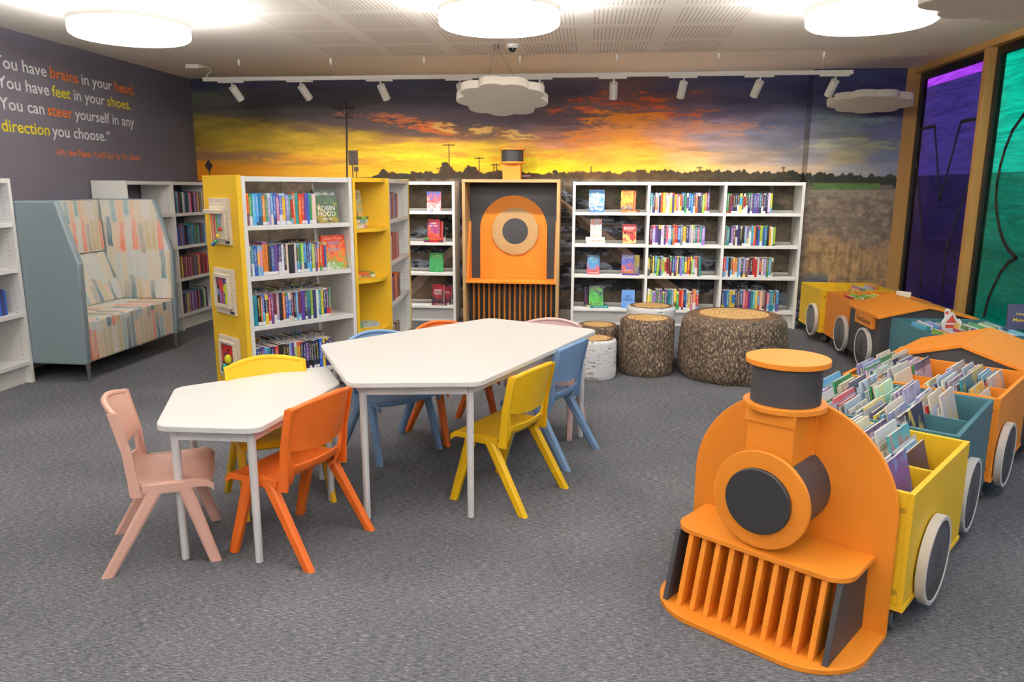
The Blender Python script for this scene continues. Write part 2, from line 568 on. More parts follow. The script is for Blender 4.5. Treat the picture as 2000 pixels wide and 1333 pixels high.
def make_mural():
    rng = np.random.default_rng(11)
    w, h = 1952, 666
    X = np.linspace(-4.42, 3.20, w)[None, :].repeat(h, 0)
    Z = np.linspace(0.0, 2.60, h)[:, None].repeat(w, 1)
    n1 = fbm(rng, h, w, 9, 7, 6, 0.6) - 0.5
    n2 = fbm(rng, h, w, 12, 9, 6, 0.6) - 0.5
    n3 = fbm(rng, h, w, 44, 18, 5, 0.66) - 0.5
    fade = sstep(1.50, 1.75, Z)
    Xw, Zw = X + 0.8 * n1 * fade, Z + 0.26 * n2 * fade + 0.06 * n3 * fade
    cs = np.array(SKY, float)
    num, den = np.zeros((h, w, 3)), np.zeros((h, w))
    for x, z, r, g, b in cs:
        d2 = ((Xw - x) / 0.42) ** 2 + ((Zw - z) / 0.115) ** 2
        wt = 1.0 / (d2 + 0.06) ** 2
        den += wt
        num += wt[..., None] * np.array([r, g, b])
    img = num / den[..., None]
    img *= (1.06 + 0.55 * n3 * fade + 0.20 * n1 * fade)[..., None]
    # purple-grey cloud bodies in the yellow on the left
    def blot(cx, cz, rx, rz, tilt, col, amt, soft=0.5, ns=1.2):
        nonlocal img
        u = (X - cx) / rx
        v = (Z - cz - tilt * (X - cx)) / rz
        d = np.sqrt(u * u + v * v) + ns * (n2 + n3)
        a = amt * (1 - sstep(1 - soft, 1 + soft, d))
        img = img * (1 - a[..., None]) + np.array(col) * a[..., None]
    blot(-3.75, 2.24, 0.75, 0.055, -0.05, (82, 76, 78), 0.8)
    blot(-2.6, 2.17, 1.1, 0.09, -0.09, (78, 70, 74), 0.92)
    blot(-2.0, 2.06, 0.9, 0.07, -0.12, (106, 88, 86), 0.85)
    blot(-1.25, 2.20, 1.2, 0.13, -0.05, (96, 84, 92), 0.75)
    blot(-3.0, 2.40, 1.3, 0.06, 0.0, (84, 82, 100), 0.4)
    blot(-3.95, 1.78, 0.55, 0.05, 0.0, (150, 114, 84), 0.75)
    blot(-2.95, 1.71, 0.5, 0.035, 0.02, (176, 130, 80), 0.6)
    blot(-3.4, 2.34, 0.9, 0.05, 0.0, (78, 78, 86), 0.5)
    blot(-0.45, 2.2, 0.9, 0.12, 0.0, (84, 72, 88), 0.5)
    # lit flecks
    f1 = fbm(rng, h, w, 70, 40, 5, 0.72)
    def flecks(cx, cz, rx, rz, tilt, col, thr, amt):
        nonlocal img
        u, v = (X - cx) / rx, (Z - cz - tilt * (X - cx)) / rz
        m = np.clip(1 - np.sqrt(u * u + v * v), 0, 1)
        a = amt * sstep(thr - 0.05, thr + 0.09, f1 + 0.16 * m) * sstep(0, 0.25, m)
        img = img * (1 - a[..., None]) + np.array(col) * a[..., None]
    flecks(0.45, 2.27, 1.05, 0.26, 0.0, (240, 104, 52), 0.63, 0.85)
    flecks(0.36, 2.14, 0.5, 0.16, 0.0, (255, 156, 54), 0.58, 0.9)
    flecks(0.3, 1.97, 0.75, 0.16, 0.0, (255, 150, 60), 0.62, 0.7)
    flecks(-1.75, 2.10, 0.75, 0.10, -0.12, (244, 124, 58), 0.58, 0.9)
    flecks(-1.15, 2.03, 0.7, 0.08, -0.12, (250, 206, 120), 0.58, 0.9)
    flecks(-2.2, 2.2, 0.7, 0.06, -0.05, (190, 116, 90), 0.6, 0.7)
    flecks(1.0, 2.05, 1.2, 0.10, 0.0, (238, 160, 120), 0.60, 0.6)
    flecks(2.7, 1.86, 0.6, 0.10, 0.0, (200, 205, 165), 0.58, 0.7)
    flecks(2.6, 2.12, 0.5, 0.06, 0.0, (150, 175, 180), 0.58, 0.7)
    flecks(-3.0, 1.72, 1.2, 0.10, 0.0, (252, 176, 56), 0.6, 0.7)
    flecks(-0.6, 1.78, 1.3, 0.07, 0.0, (255, 160, 70), 0.58, 0.6)
    glow = np.exp(-(((X - 0.33) / 0.16) ** 2)) * np.exp(-(((Z - 1.72) / 0.22) ** 2))
    img = img * (1 - 0.5 * glow[..., None]) + np.array([255, 222, 70]) * 0.5 * glow[..., None]
    # ground
    hz = np.interp(X[0], [-4.42, -2.5, -0.62, 1.87, 2.24, 2.26, 3.2], [1.50, 1.545, 1.56, 1.525, 1.52, 1.485, 1.47])[None, :]
    g1, g2 = fbm(rng, h, w, 60, 120, 5, 0.7), fbm(rng, h, w, 14, 30, 5, 0.65)
    st = fbm(rng, h, w, 34, 50, 4, 0.75)
    gnd = np.array([96, 84, 70]) * (0.45 + 1.1 * g1)[..., None]
    depth = np.clip(hz - Z, 1e-3, None)
    m = (X + 0.62) / np.clip(1.565 - Z, 0.02, None)
    def lay(mask, col, k=None):
        nonlocal gnd
        c = np.array(col) * (k if k is not None else 1)
        gnd = gnd * (1 - mask[..., None]) + c * mask[..., None]
    # dry hillside on the right, green tufts
    hill = sstep(2.3, 2.6, m + 0.8 * (g2 - 0.5))
    lay(hill, (112, 100, 86), (0.45 + 1.1 * g1)[..., None])
    tuft = hill * sstep(0.56, 0.64, g2) * sstep(1.0, 1.3, Z) * (X < 2.9)
    lay(tuft * 0.6, (66, 92, 60), (0.5 + g1)[..., None])
    right = sstep(2.2, 2.3, X)
    lay(right * sstep(1.44, 1.38, Z), (136, 122, 108), (0.42 + 1.15 * g1)[..., None])
    # straw at the bottom right
    vert = fbm(rng, h, w, 24, 260, 3, 0.6)
    straw = right * sstep(1.05, 0.80, Z + 0.45 * (g2 - 0.5))
    lay(straw, (178, 146, 104), (0.35 + 1.25 * (0.5 * vert + 0.5 * g1))[..., None])
    lay(right * sstep(0.62, 0.5, Z) * (X < 2.5), (108, 112, 122), (0.3 + 1.4 * st)[..., None])
    # gravel bed
    bed = sstep(2.45, 2.2, m + 0.5 * (g2 - 0.5)) * sstep(-2.3, -2.0, m + 0.5 * (g2 - 0.5)) * (depth > 0.04) * (1 - right)
    stones = sstep(0.40, 0.62, st)
    lay(bed, (100, 106, 118), (0.22 + 1.35 * stones * (0.6 + 0.8 * g1))[..., None])
    # sleepers
    k = 1.0 / np.clip(1.565 - Z, 0.03, None)
    band = sstep(0.30, 0.42, np.abs(((k * 2.6 + 0.1 * g2) % 1.0) - 0.5))
    slp = bed * band * (np.abs(m) < 1.9)
    lay(slp * 0.85, (104, 88, 76), (0.5 + 0.9 * g1)[..., None])
    shade = bed * sstep(0.18, 0.05, np.abs(((k * 2.6 + 0.1 * g2 + 0.16) % 1.0) - 0.5)) * (np.abs(m) < 1.9)
    lay(shade * 0.7, (40, 36, 36))
    for mr, sgn in ((1.29, 1), (-1.085, -1)):
        d = (m - mr) * sgn
        lay((1 - right) * sstep(0.085, 0.06, np.abs(d)) * (depth > 0.01), (196, 166, 146), (0.75 + 0.4 * g1)[..., None])
        lay((1 - right) * sstep(0.09, 0.07, np.abs(d + 0.16)) * (depth > 0.02), (126, 104, 84), (0.7 + 0.5 * g1)[..., None])
    a = sstep(-0.004, 0.004, hz - Z)[..., None]
    img = img * (1 - a) + gnd * a
    # tree line, field
    xs = np.linspace(0, 1, w)
    tn = np.repeat(fbm(rng, 4, w, 2, 130, 4, 0.6)[:1], h, 0)
    th = np.interp(X[0], [-4.42, -2.4, -2.3, -1.75, -1.0, -0.5, 0.0, 0.6, 2.2, 2.3, 3.2], [0, 0.0, 0.03, 0.05, 0.05, 0.03, 0.055, 0.075, 0.085, 0.10, 0.09])[None, :] * (0.45 + 1.1 * tn)
    tm = sstep(0.006, -0.006, Z - hz - th) * sstep(-0.03, -0.01, Z - hz)
    warm = np.clip(1 - np.abs(X - 0.1) / 2.2, 0, 1)[..., None]
    tc = (np.array([44, 46, 38]) * (1 - warm) + np.array([92, 66, 40]) * warm) * (0.6 + 0.9 * g1)[..., None]
    img = img * (1 - tm[..., None]) + tc * tm[..., None]
    def disc(cx, cz, r, col=(66, 52, 40), sq=1.0):
        nonlocal img
        d = np.sqrt((X - cx) ** 2 + ((Z - cz) / sq) ** 2) / r + 1.2 * (g1 - 0.5)
        a = sstep(1.1, 0.9, d)[..., None]
        img = img * (1 - a) + np.array(col) * (0.7 + 0.6 * g1)[..., None] * a
    for cx, cz, r in ((-1.55, 1.60, .10), (-1.56, 1.65, .06), (-1.26, 1.60, .065), (-1.28, 1.58, .08), (-2.25, 1.575, .05), (-2.15, 1.57, .04), (-1.75, 1.565, .06), (-1.9, 1.56, .05), (-0.98, 1.58, .05), (-0.36, 1.60, .03), (-0.27, 1.59, .025)):
        disc(cx, cz, r)
    def line(x0, z0, x1, z1, wd, col=(52, 40, 40)):
        nonlocal img
        L2 = (x1 - x0) ** 2 + (z1 - z0) ** 2
        t = np.clip(((X - x0) * (x1 - x0) + (Z - z0) * (z1 - z0)) / L2, 0, 1)
        d = np.sqrt((X - x0 - t * (x1 - x0)) ** 2 + (Z - z0 - t * (z1 - z0)) ** 2)
        a = sstep(wd + .004, wd - .002, d)[..., None]
        img = img * (1 - a) + np.array(col) * a
    def rect(x0, x1, z0, z1, col):
        nonlocal img
        a = ((X > x0) & (X < x1) & (Z > z0) & (Z < z1))[..., None]
        img = img * (1 - a) + np.array(col) * a
    line(-2.64, 2.345, -2.67, 1.5, .009)
    line(-2.80, 2.275, -2.56, 2.285, .007)
    for x in (-2.78, -2.72, -2.57, -2.6):
        line(x, 2.28, x, 2.30, .007)
    line(-2.76, 2.18, -2.57, 2.19, .006)
    line(-2.72, 2.27, -2.65, 2.2, .004)
    line(-2.58, 2.27, -2.64, 2.2, .004)
    line(-2.60, 1.68, -2.60, 1.5, .005)
    rect(-2.645, -2.535, 1.675, 1.835, (92, 78, 72))
    line(-2.56, 1.63, -2.56, 1.5, .004)
    rect(-2.585, -2.535, 1.61, 1.66, (96, 80, 74))
    line(-4.26, 1.66, -4.255, 1.5, .005)
    dm = sstep(.005, -.005, np.abs(X + 4.26) / 0.046 * 0.07 + np.abs(Z - 1.67) - 0.072)[..., None]
    img = img * (1 - dm) + np.array([44, 40, 46]) * dm
    for x, z1, arm in ((-1.52, 1.90, .06), (-1.19, 1.76, .045), (-1.03, 1.69, .03), (-1.00, 1.69, .03), (0.02, 1.66, .0), (1.16, 1.66, .03), (2.02, 1.66, .02)):
        line(x, z1, x, 1.56, .004, (96, 66, 40))
        if arm:
            line(x - arm, z1 - .01, x + arm, z1 - .01, .004, (96, 66, 40))
    rect(-0.76, -0.63, 1.555, 1.575, (168, 120, 140))
    rect(2.03, 2.19, 1.455, 1.52, (108, 88, 74))
    rect(2.93, 3.06, 1.40, 1.475, (112, 104, 96))
    ga = (sstep(2.25, 2.28, X) * sstep(1.425, 1.435, Z + .02 * (g1 - .5)) * sstep(1.50, 1.49, Z) * (X < 2.93))[..., None]
    img = img * (1 - ga) + np.array([84, 112, 62]) * (0.7 + 0.6 * g1)[..., None] * ga
    ba = (sstep(2.2, 2.26, X) * sstep(1.43, 1.42, Z) * sstep(1.33, 1.38, Z))[..., None]
    img = img * (1 - ba) + np.array([150, 138, 124]) * (0.7 + 0.6 * g1)[..., None] * ba
    grain = 1 + 0.10 * (rng.random((h, w)) - 0.5)
    img = np.clip(img * grain[..., None], 0, 255) / 255.0
    px = np.ones((h, w, 4), np.float32)
    px[..., :3] = img
    im = bpy.data.images.new('sunset_print', w, h)
    im.pixels.foreach_set(px.ravel())
    im.update()
    im.pack()
    m, nt, p = newmat('sunset_wall_print')
    uv = N(nt, 'ShaderNodeUVMap')
    t = N(nt, 'ShaderNodeTexImage')
    t.image = im
    t.extension = 'EXTEND'
    nt.links.new(uv.outputs[0], t.inputs['Vector'])
    g = N(nt, 'ShaderNodeVectorMath', operation='MULTIPLY')
    nt.links.new(t.outputs['Color'], g.inputs[0])
    g.inputs[1].default_value = (MURAL_K,) * 3
    nt.links.new(g.outputs[0], p.inputs['Base Color'])
    p.inputs['Roughness'].default_value = 0.7
    p.inputs['Specular IOR Level'].default_value = 0.2
    return m
MURAL_K = 0.68
M_MURAL = make_mural()

def printed_wall(name, x0, x1, y0, y1):
    o = MB().box(x0, x1, y0, y1, 0, HC).build(name, M_MURAL, fix=False)
    me = o.data
    uvl = me.uv_layers.new(name='UVMap')
    for poly in me.polygons:
        for li in poly.loop_indices:
            v = me.vertices[me.loops[li].vertex_index].co
            uvl.data[li].uv = ((v.x + (v.y - y0 if abs(poly.normal.x) > .5 else 0) + 4.42) / 7.62, v.z / 2.60)
    return structure(o)
printed_wall('wall_back', XL - .2, XR + .13, YB, YB + .2)
printed_wall('wall_back_pier', 2.205, 3.085, YB - 0.20, YB)
structure(MB().box(XL, 2.205, YB - .016, YB, 0, 0.11).build('baseboard_back', M_SKIRT, bevel=.004))
structure(MB().box(XL, XL + .016, YF, YB - .016, 0, 0.11).build('baseboard_left', M_SKIRT, bevel=.004))

WBK = bpy.data.objects['wall_back']
M_SIGN = mat('sign_print', (58, 46, 48), .7)
for s_, z_, h_, w_ in (('SPEED', 1.795, .018, .075), ('LIMIT', 1.762, .018, .07), ('45', 1.692, .045, .07)):
    text_obj('lettering', s_, M_SIGN, WBK, height=h_, width=w_, align='CENTER', loc=(-2.59, YB - .0008, z_), rot=(math.pi / 2, 0, 0))
# ---- quotation on the left wall
T_WHITE = mat('lettering_white', (240, 240, 240), 0.6, 0.85)
T_ORANGE = mat('lettering_orange', (232, 112, 32), 0.6, 0.85)
T_YELLOW = mat('lettering_yellow', (240, 220, 40), 0.6, 0.85)
WL = bpy.data.objects['wall_left']
def quote_line(runs, z, y_anchor0, y_anchor1, i0, i1, cap):
    """runs of (text, material); the line is scaled so that run i0 starts at y_anchor0 and run i1 ends at y_anchor1"""
    obs, pen = [], 0.0
    for s, m in runs:
        o, sx = text_obj('lettering', s, m, WL, height=cap)
        xs = [v.co.x for v in o.data.vertices]
        obs.append([o, pen, pen + min(xs), pen + max(xs)])
        pen += max(xs) + 0.31 * cap
    k = (y_anchor1 - y_anchor0) / (obs[i1][3] - obs[i0][2])
    for o, p0, a, b in obs:
        for v in o.data.vertices:
            v.co.x *= k
        o.rotation_euler = (math.pi / 2, 0, math.pi / 2)
        o.location = (XL + 0.001, y_anchor0 + (p0 - obs[i0][2]) * k, z)
CAP = 0.094
quote_line([('\u201cYou have', T_WHITE), ('brains', T_ORANGE), ('in your', T_WHITE), ('head.', T_ORANGE)], 2.305, 6.052, 7.219, 1, 3, CAP)
quote_line([('You have', T_WHITE), ('feet', T_YELLOW), ('in your', T_WHITE), ('shoes.', T_YELLOW)], 2.160, 6.051, 7.141, 1, 3, CAP)
quote_line([('You can', T_WHITE), ('steer', T_ORANGE), ('yourself in any', T_WHITE)], 2.003, 5.973, 7.171, 1, 2, CAP)
quote_line([('direction', T_YELLOW), ('you choose.\u201d', T_WHITE)], 1.841, 5.452, 6.771, 0, 1, CAP)
quote_line([("-Oh, the Places You'll Go! by Dr. Seuss", T_ORANGE)], 1.690, 6.008, 7.214, 0, 0, 0.055)

# ---- window wall on the right
XG = XR + 0.085
YW = [8.11, 6.69, 5.15, 3.61, 2.07, 0.53, -1.01]     # mullion far edges
structure(MB().box(3.085, XR + .11, 8.11, YB, 0, HC).build('trim_1', M_BRONZE, bevel=.003))
wr = MB()
wr.box(XR, XR + .2, YF, YW[-1] - 1.5, 0, HC)
wr.box(XR, XR + .2, YF, 8.1, 0, 0.20)
structure(wr.build('wall_right', mat('pale_paint', (225, 220, 212))))
structure(MB().box(XR - .002, XR + .11, YF, 8.11, 2.545, HC).build('trim_2', M_BRONZE, bevel=.003))

def film(name, col, gloss=0.04):
    m = bpy.data.materials.new(name)
    m.use_nodes = True
    MATS[name] = m
    nt = m.node_tree
    nt.nodes.clear()
    out = N(nt, 'ShaderNodeOutputMaterial')
    t = N(nt, 'ShaderNodeBsdfTransparent')
    tc = N(nt, 'ShaderNodeTexCoord')
    f = noise(nt, mapping(nt, tc.outputs['Object'], scale=(1, 0.6, 6)), 3.0, 4.0, 0.6, 1.5)
    c = ramp(nt, f, [(0.35, (col[0] * .75, col[1] * .75, col[2] * .75, 1)), (0.65, (*col, 1))])
    nt.links.new(c, t.inputs['Color'])
    g = N(nt, 'ShaderNodeBsdfGlossy')
    g.inputs['Roughness'].default_value = 0.03
    w1 = noise(nt, mapping(nt, tc.outputs['Object'], scale=(1, 2.5, 9)), 2.5, 3.0, 0.6, 2.0)
    b = N(nt, 'ShaderNodeBump')
    b.inputs['Strength'].default_value = 0.5
    b.inputs['Distance'].default_value = 0.01
    nt.links.new(w1, b.inputs['Height'])
    nt.links.new(b.outputs['Normal'], g.inputs['Normal'])
    lw = N(nt, 'ShaderNodeLayerWeight')
    lw.inputs['Blend'].default_value = 0.25
    fac = math_node(nt, 'ADD', math_node(nt, 'MULTIPLY', lw.outputs['Fresnel'], 0.30), gloss)
    mx = N(nt, 'ShaderNodeMixShader')
    nt.links.new(fac, mx.inputs[0])
    nt.links.new(t.outputs[0], mx.inputs[1])
    nt.links.new(g.outputs[0], mx.inputs[2])
    nt.links.new(mx.outputs[0], out.inputs[0])
    return m
F_PURPLE = film('purple_window_film', (0.20, 0.15, 0.36))
F_PINK = film('pink_window_film', (0.62, 0.22, 0.80))
F_GREEN = film('green_window_film', (0.0, 0.62, 0.47))
F_CLEAR = film('pale_window_film', (0.55, 0.66, 0.78))
for i in range(len(YW)):
    y1 = YW[i]
    y0 = (YW[i + 1] + 0.07) if i + 1 < len(YW) else y1 - 1.47
    win = MB().box(XR - .002, XR + .11, y0 - .07, y0, 0.2, 2.545).build('window_%d' % (i + 1), M_BRONZE, bevel=.003)
    structure(win)
    fr = MB()
    for a in ((y0, y0 + .05, .2, 2.545), (y1 - .05, y1, .2, 2.545), (y0 + .05, y1 - .05, 2.485, 2.545), (y0 + .05, y1 - .05, .2, .25)):
        fr.box(XG - .02, XG + .03, a[0], a[1], a[2], a[3])
    fr.build('gasket_frame', M_BLACK, win)
    col = F_GREEN if i == 1 else F_CLEAR
    if i == 0:
        MB().box(XG, XG + .006, y0 + .05, y1 - .05, .25, 2.40).build('glass_pane', F_PURPLE, win)
        MB().box(XG, XG + .006, y0 + .05, y1 - .05, 2.40, 2.485).build('glass_strip', F_PINK, win)
    else:
        MB().box(XG, XG + .006, y0 + .05, y1 - .05, .25, 2.485).build('glass_pane', col, win)
# outlines of big letters on the panes (window_1: a letter Y, window_2: a bracket-like curve)
def stroke(pts, wd, name, win):
    mb = MB()
    for (a, b) in zip(pts, pts[1:]):
        a, b = Vector(a), Vector(b)
        d = (b - a).normalized()
        n = Vector((-d.y, d.x)) * wd / 2
        a2, b2 = a - d * wd * .3, b + d * wd * .3
        q = [a2 + n, a2 - n, b2 - n, b2 + n]
        mb.prism([(p.x, p.y) for p in q], XG - .0035, XG - .001, axis='x')
    return mb.build(name, M_BLACK, win)
w1, w2 = bpy.data.objects['window_1'], bpy.data.objects['window_2']
stroke([(8.159, 2.015), (7.721, 2.018), (7.446, 1.333), (7.207, 2.015), (6.950, 2.015)], .028, 'letter_outline', w1)
stroke([(8.113, 1.838), (7.673, 0.872), (7.642, 0.407)], .028, 'letter_outline', w1)
stroke([(6.938, 1.487), (7.211, 0.888), (7.176, 0.412)], .028, 'letter_outline', w1)
stroke([(6.106, 2.008), (6.228, 1.980), (6.352, 1.878), (6.421, 1.751), (6.462, 1.619), (6.477, 1.484), (6.460, 1.347), (6.414, 1.228), (6.350, 1.128), (6.277, 1.039), (6.192, 0.977), (6.063, 0.925), (6.168, 0.878), (6.257, 0.793), (6.328, 0.680), (6.384, 0.566), (6.416, 0.418)], .034, 'letter_outline', w2)
# outside: paving and an added facade across the way, toned to dim lower panes
structure(MB().box(XR + .25, 40, -20, 40, -0.3, -0.14).build('ground_outside', mat('paving', (120, 122, 124), 0.9)))
structure(MB().box(11.0, 11.6, -20, 40, -0.3, 1.9).build('wall_outside', mat('facade_grey', (176, 180, 178), 0.9, vary=.4, vscale=3)))
# ------------------------------------------------------------------ ceiling lamps
def emis(name, col, s):
    m, nt, p = newmat(name)
    p.inputs['Base Color'].default_value = (0.8, 0.8, 0.8, 1)
    p.inputs['Emission Color'].default_value = (*col, 1)
    p.inputs['Emission Strength'].default_value = s
    return m
M_DIFF = emis('lit_diffuser', (1.0, 0.985, 0.955), LAMP)
M_UP = emis('lit_upper_ring', (1.0, 0.98, 0.945), UPGLOW)
def make_lamp(label, x, y):
    t = thing('ceiling_lamp', label, 'lamp', (x, y, HC), 0, 'round ceiling lamps')
    zb = -0.222
    MB().lathe([(0, zb), (.343, zb), (.360, zb + .012), (.363, zb + .03), (.363, zb + .075), (0, zb + .075)], 64).build('diffuser', M_DIFF, t, smooth=35)
    MB().lathe([(0, zb + .076), (.366, zb + .076), (.366, zb + .102), (0, zb + .102)], 64).build('housing', M_PLASTICW, t, smooth=35)
    MB().ring(.355, .07, zb + .1025, zb + .106, 'z', n=48).build('upper_light_ring', M_UP, t)
    MB().cyl((0, 0, zb + .1), (0, 0, -.001), .055, n=24).build('ceiling_mount', M_PLASTICW, t, smooth=40)
    return t
LP = make_lamp('round lit ceiling lamp nearest the dark wall with the quotation', -2.98, 4.915)
dup(LP, 'round lit ceiling lamp in the middle, in front of the hanging cloud', (-.556, 4.77, HC))
dup(LP, 'round lit ceiling lamp nearest the coloured windows, partly behind a cloud', (1.625, 4.895, HC))
for yy, nm in ((2.35, 'second'), (-0.2, 'third'), (-2.3, 'fourth')):
    for xx, nx in ((-2.95, 'quotation wall'), (-.56, 'middle of the room'), (1.64, 'coloured windows')):
        dup(LP, 'round lit ceiling lamp of the %s row back, towards the %s' % (nm, nx), (xx, yy, HC))

# ------------------------------------------------------------------ track with spotlights
TY, TZ = 7.12, 2.445
t = thing('lighting_track', 'long white lighting track hung below the ceiling in front of the sunset picture', 'track', (0, TY, TZ))
MB().box(-3.64, 2.255, -.017, .017, -.035, 0).build('rail', M_PLASTICW, t, bevel=.002)
for x in (-3.28, -2.397, -1.521, -.645, .224, 1.109, 2.0):
    MB().cyl((x, 0, 0), (x, 0, HC - TZ - .05), .0012, n=6).cyl((x, 0, HC - TZ - .055), (x, 0, HC - TZ - .035), .006, .012, 12).cyl((x, 0, HC - TZ - .035), (x, 0, HC - TZ), .012, n=12).build('suspension_wire', M_PLASTICW, t)
MB().box(-3.92, -3.78, .2, .28, HC - TZ - .04, HC - TZ).build('power_box', M_PLASTICW, t, bevel=.01)
pts = [(-3.78, .24, HC - TZ - .02), (-3.70, .22, HC - TZ - .025), (-3.64, .16, HC - TZ - .05), (-3.60, .08, .06), (-3.605, .02, .03), (-3.61, 0, 0)]
MB().tube(pts, .005).build('power_cable', M_PLASTICW, t)
def make_spot(label, x, tilt, side):
    s = thing('track_spotlight', label, 'spotlight', (x, TY, TZ - .035), 0, 'spotlights on the ceiling track')
    MB().box(-.135, .115, -.016, .016, -.016, 0).build('adapter', M_PLASTICW, s, bevel=.002)
    MB().cyl((0, 0, -.016), (0, 0, -.05), .008, n=12).build('swivel', M_PLASTICW, s)
    R = Matrix.Translation((0, 0, -.05)) @ Matrix.Rotation(side, 4, 'Y') @ Matrix.Rotation(tilt, 4, 'X')
    h = MB()
    def P(a): return R @ Vector(a)
    h.cyl(P((0, 0, .0)), P((0, 0, -.145)), .036, n=28)
    h.build('lamp_head', M_PLASTICW, s, smooth=40)
    MB().cyl(P((0, 0, -.140)), P((0, 0, -.1462)), .031, n=24).build('lens', M_BLACK, s)
    ld = bpy.data.lights.new('spot_bulb', 'SPOT')
    ld.energy = SPOT_W
    ld.color = (1.0, .95, .88)
    ld.spot_size = math.radians(120)
    ld.spot_blend = .9
    ld.shadow_soft_size = .03
    lo = bpy.data.objects.new('spot_bulb', ld)
    COL.objects.link(lo)
    lo.parent = s
    lo.location = P((0, 0, -.152))
    lo.rotation_euler = R.to_euler()
    return s
SPOT_W = 54.0
SP = [(-3.361, .35, -.35), (-2.694, .35, -.42), (-1.933, .3, -.28), (-1.193, .25, -.1), (-.464, .25, -.08), (.201, .2, .0), (.818, .25, .14), (1.477, .3, .28), (2.115, .3, .25)]
SPL = ['at the left end of the track, nearest the power box', 'second from the left end of the track', 'third from the left, above the overhead pylon in the picture', 'fourth from the left, half behind the hanging cloud',
       'fifth from the left, just right of the hanging cloud', 'sixth from the left, pointing straight down', 'seventh from the left on the track', 'eighth from the left, second from the right end of the track', 'at the right end of the track, by the pier']
for (x, a, b), l in zip(SP, SPL):
    make_spot('white cylinder spotlight ' + l, x, a + .30, b)

# dome camera
t = thing('dome_camera', 'small white ceiling camera with a dark dome beside the cloud wires', 'camera', (-.657, 6.576, HC))
MB().lathe([(0, -.03), (.04, -.03), (.05, -.02), (.055, 0), (0, 0)], 32).build('base', M_PLASTICW, t, smooth=40)
MB().lathe([(0, -.062), (.012, -.06), (.024, -.05), (.03, -.04), (.032, -.03), (0, -.03)], 28).build('dome', mat('dark_dome', (40, 42, 46), .1), t, smooth=60)

# ------------------------------------------------------------------ hanging clouds
def cloud(label, loc, rx, ry, tilt, rz, lobes, th, hooks):
    t = thing('hanging_cloud', label, 'cloud', loc, 0, 'felt clouds hung from the ceiling')
    pts = []
    n = 160
    for i in range(n):
        a = 2 * math.pi * i / n
        k = 1 + (.15 + .05 * math.sin(2 * a + 1)) * abs(math.sin(lobes * a / 2 + .4)) - .08
        pts.append((rx * k * math.cos(a), ry * k * math.sin(a) * (1 if math.sin(a) > 0 else .92)))
    R = Matrix.Rotation(rz, 4, 'Z') @ Matrix.Rotation(tilt, 4, 'X')
    MB().prism(pts, -th / 2, th / 2, 'z', M=R).build('panel', M_CLOUD, t, bevel=.006, seg=2)
    for hx, hy, px, py in hooks:
        a = Vector((hx, hy, HC - loc[2]))
        b = R @ Vector((px, py, th / 2))
        MB().cyl(a - Vector((0, 0, .03)), b, .0012, n=6).cyl(a - Vector((0, 0, .035)), a, .007, n=10).build('wire', M_WIRE, t)
    return t
cloud('cream felt cloud hanging in the middle, below the dome camera', (-.725, 6.42, 2.175), .345, .245, -.46, .03, 9, .075,
      [(-.08, .14, -.16, .05), (-.05, .14, .18, .05), (-.08, .14, -.1, -.12), (-.05, .14, .14, -.1)])
cloud('cream felt cloud hanging on the right, in front of the pier by the window', (2.63, 7.72, 2.25), .35, .21, -.30, -.15, 9, .07,
      [(.03, .1, -.2, .05), (.06, .1, .05, .05)])
cloud('cream felt cloud hanging nearest the camera, cut off at the top right corner', (2.02, 3.98, 2.335), .42, .25, -.20, -.2, 9, .06,
      [(.0, .1, -.2, .05), (.04, .1, .15, .05)])
# ------------------------------------------------------------------ tables
def table(name, label, pts, feet, h, group=None):
    cx, cy = sum(p[0] for p in pts) / len(pts), sum(p[1] for p in pts) / len(pts)
    t = thing(name, label, 'table', (cx, cy, 0), 0, group)
    L = [(x - cx, y - cy) for x, y in pts]
    MB().prism(round_poly(L, .075, 10), h - .025, h, 'z').build('tabletop', M_TABLE, t, bevel=.004, seg=2, smooth=30)
    I = [(x - cx, y - cy) for x, y in feet]
    for i in range(len(I)):
        a, b = Vector(I[i]), Vector(I[(i + 1) % len(I)])
        d = (b - a).normalized()
        n = Vector((-d.y, d.x)) * .010
        q = [a + n, a - n, b - n, b + n]
        MB().prism([tuple(p) for p in q], h - .07, h - .0255, 'z').build('apron_rail', M_METALW, t)
    for x, y in I:
        l = MB().cyl((x, y, .004), (x, y, h - .026), .0145, .0165, 24).build('leg', M_METALW, t, smooth=40)
        MB().cyl((x, y, 0), (x, y, .0045), .015, n=24).build('foot_cap', mat('grey_foot_cap', (120, 120, 122)), l)
    return t
BIG = [(-1.033, 3.115), (-.462, 3.197), (.078, 4.528), (-.634, 4.872), (-1.444, 3.904)]
BIGF = [(-.975, 3.04), (-.468, 3.092), (.035, 4.349), (-.62, 4.74), (-1.277, 3.685)]
BIGF = inset(BIG, .075)
def px_top(P):   # rescale table outlines measured at 0.59 / 0.53 m to the heights used
    return P
S1 = (1.427 - .638) / (1.427 - .59)
S2 = (1.427 - .564) / (1.427 - .53)
BIG = [(x * S1, y * S1) for x, y in BIG]
SMALL = [(x * S2, y * S2) for x, y in [(-1.639, 2.621), (-1.233, 2.627), (-1.138, 3.325), (-1.323, 3.672), (-1.865, 3.169)]]
table('table', 'large white five-sided table, the taller of the two pushed together', BIG, inset(BIG, .07), .638, 'white activity tables')
table('table', 'small white five-sided table, the lower one beside the pink chair', SMALL, inset(SMALL, .06), .564, 'white activity tables')

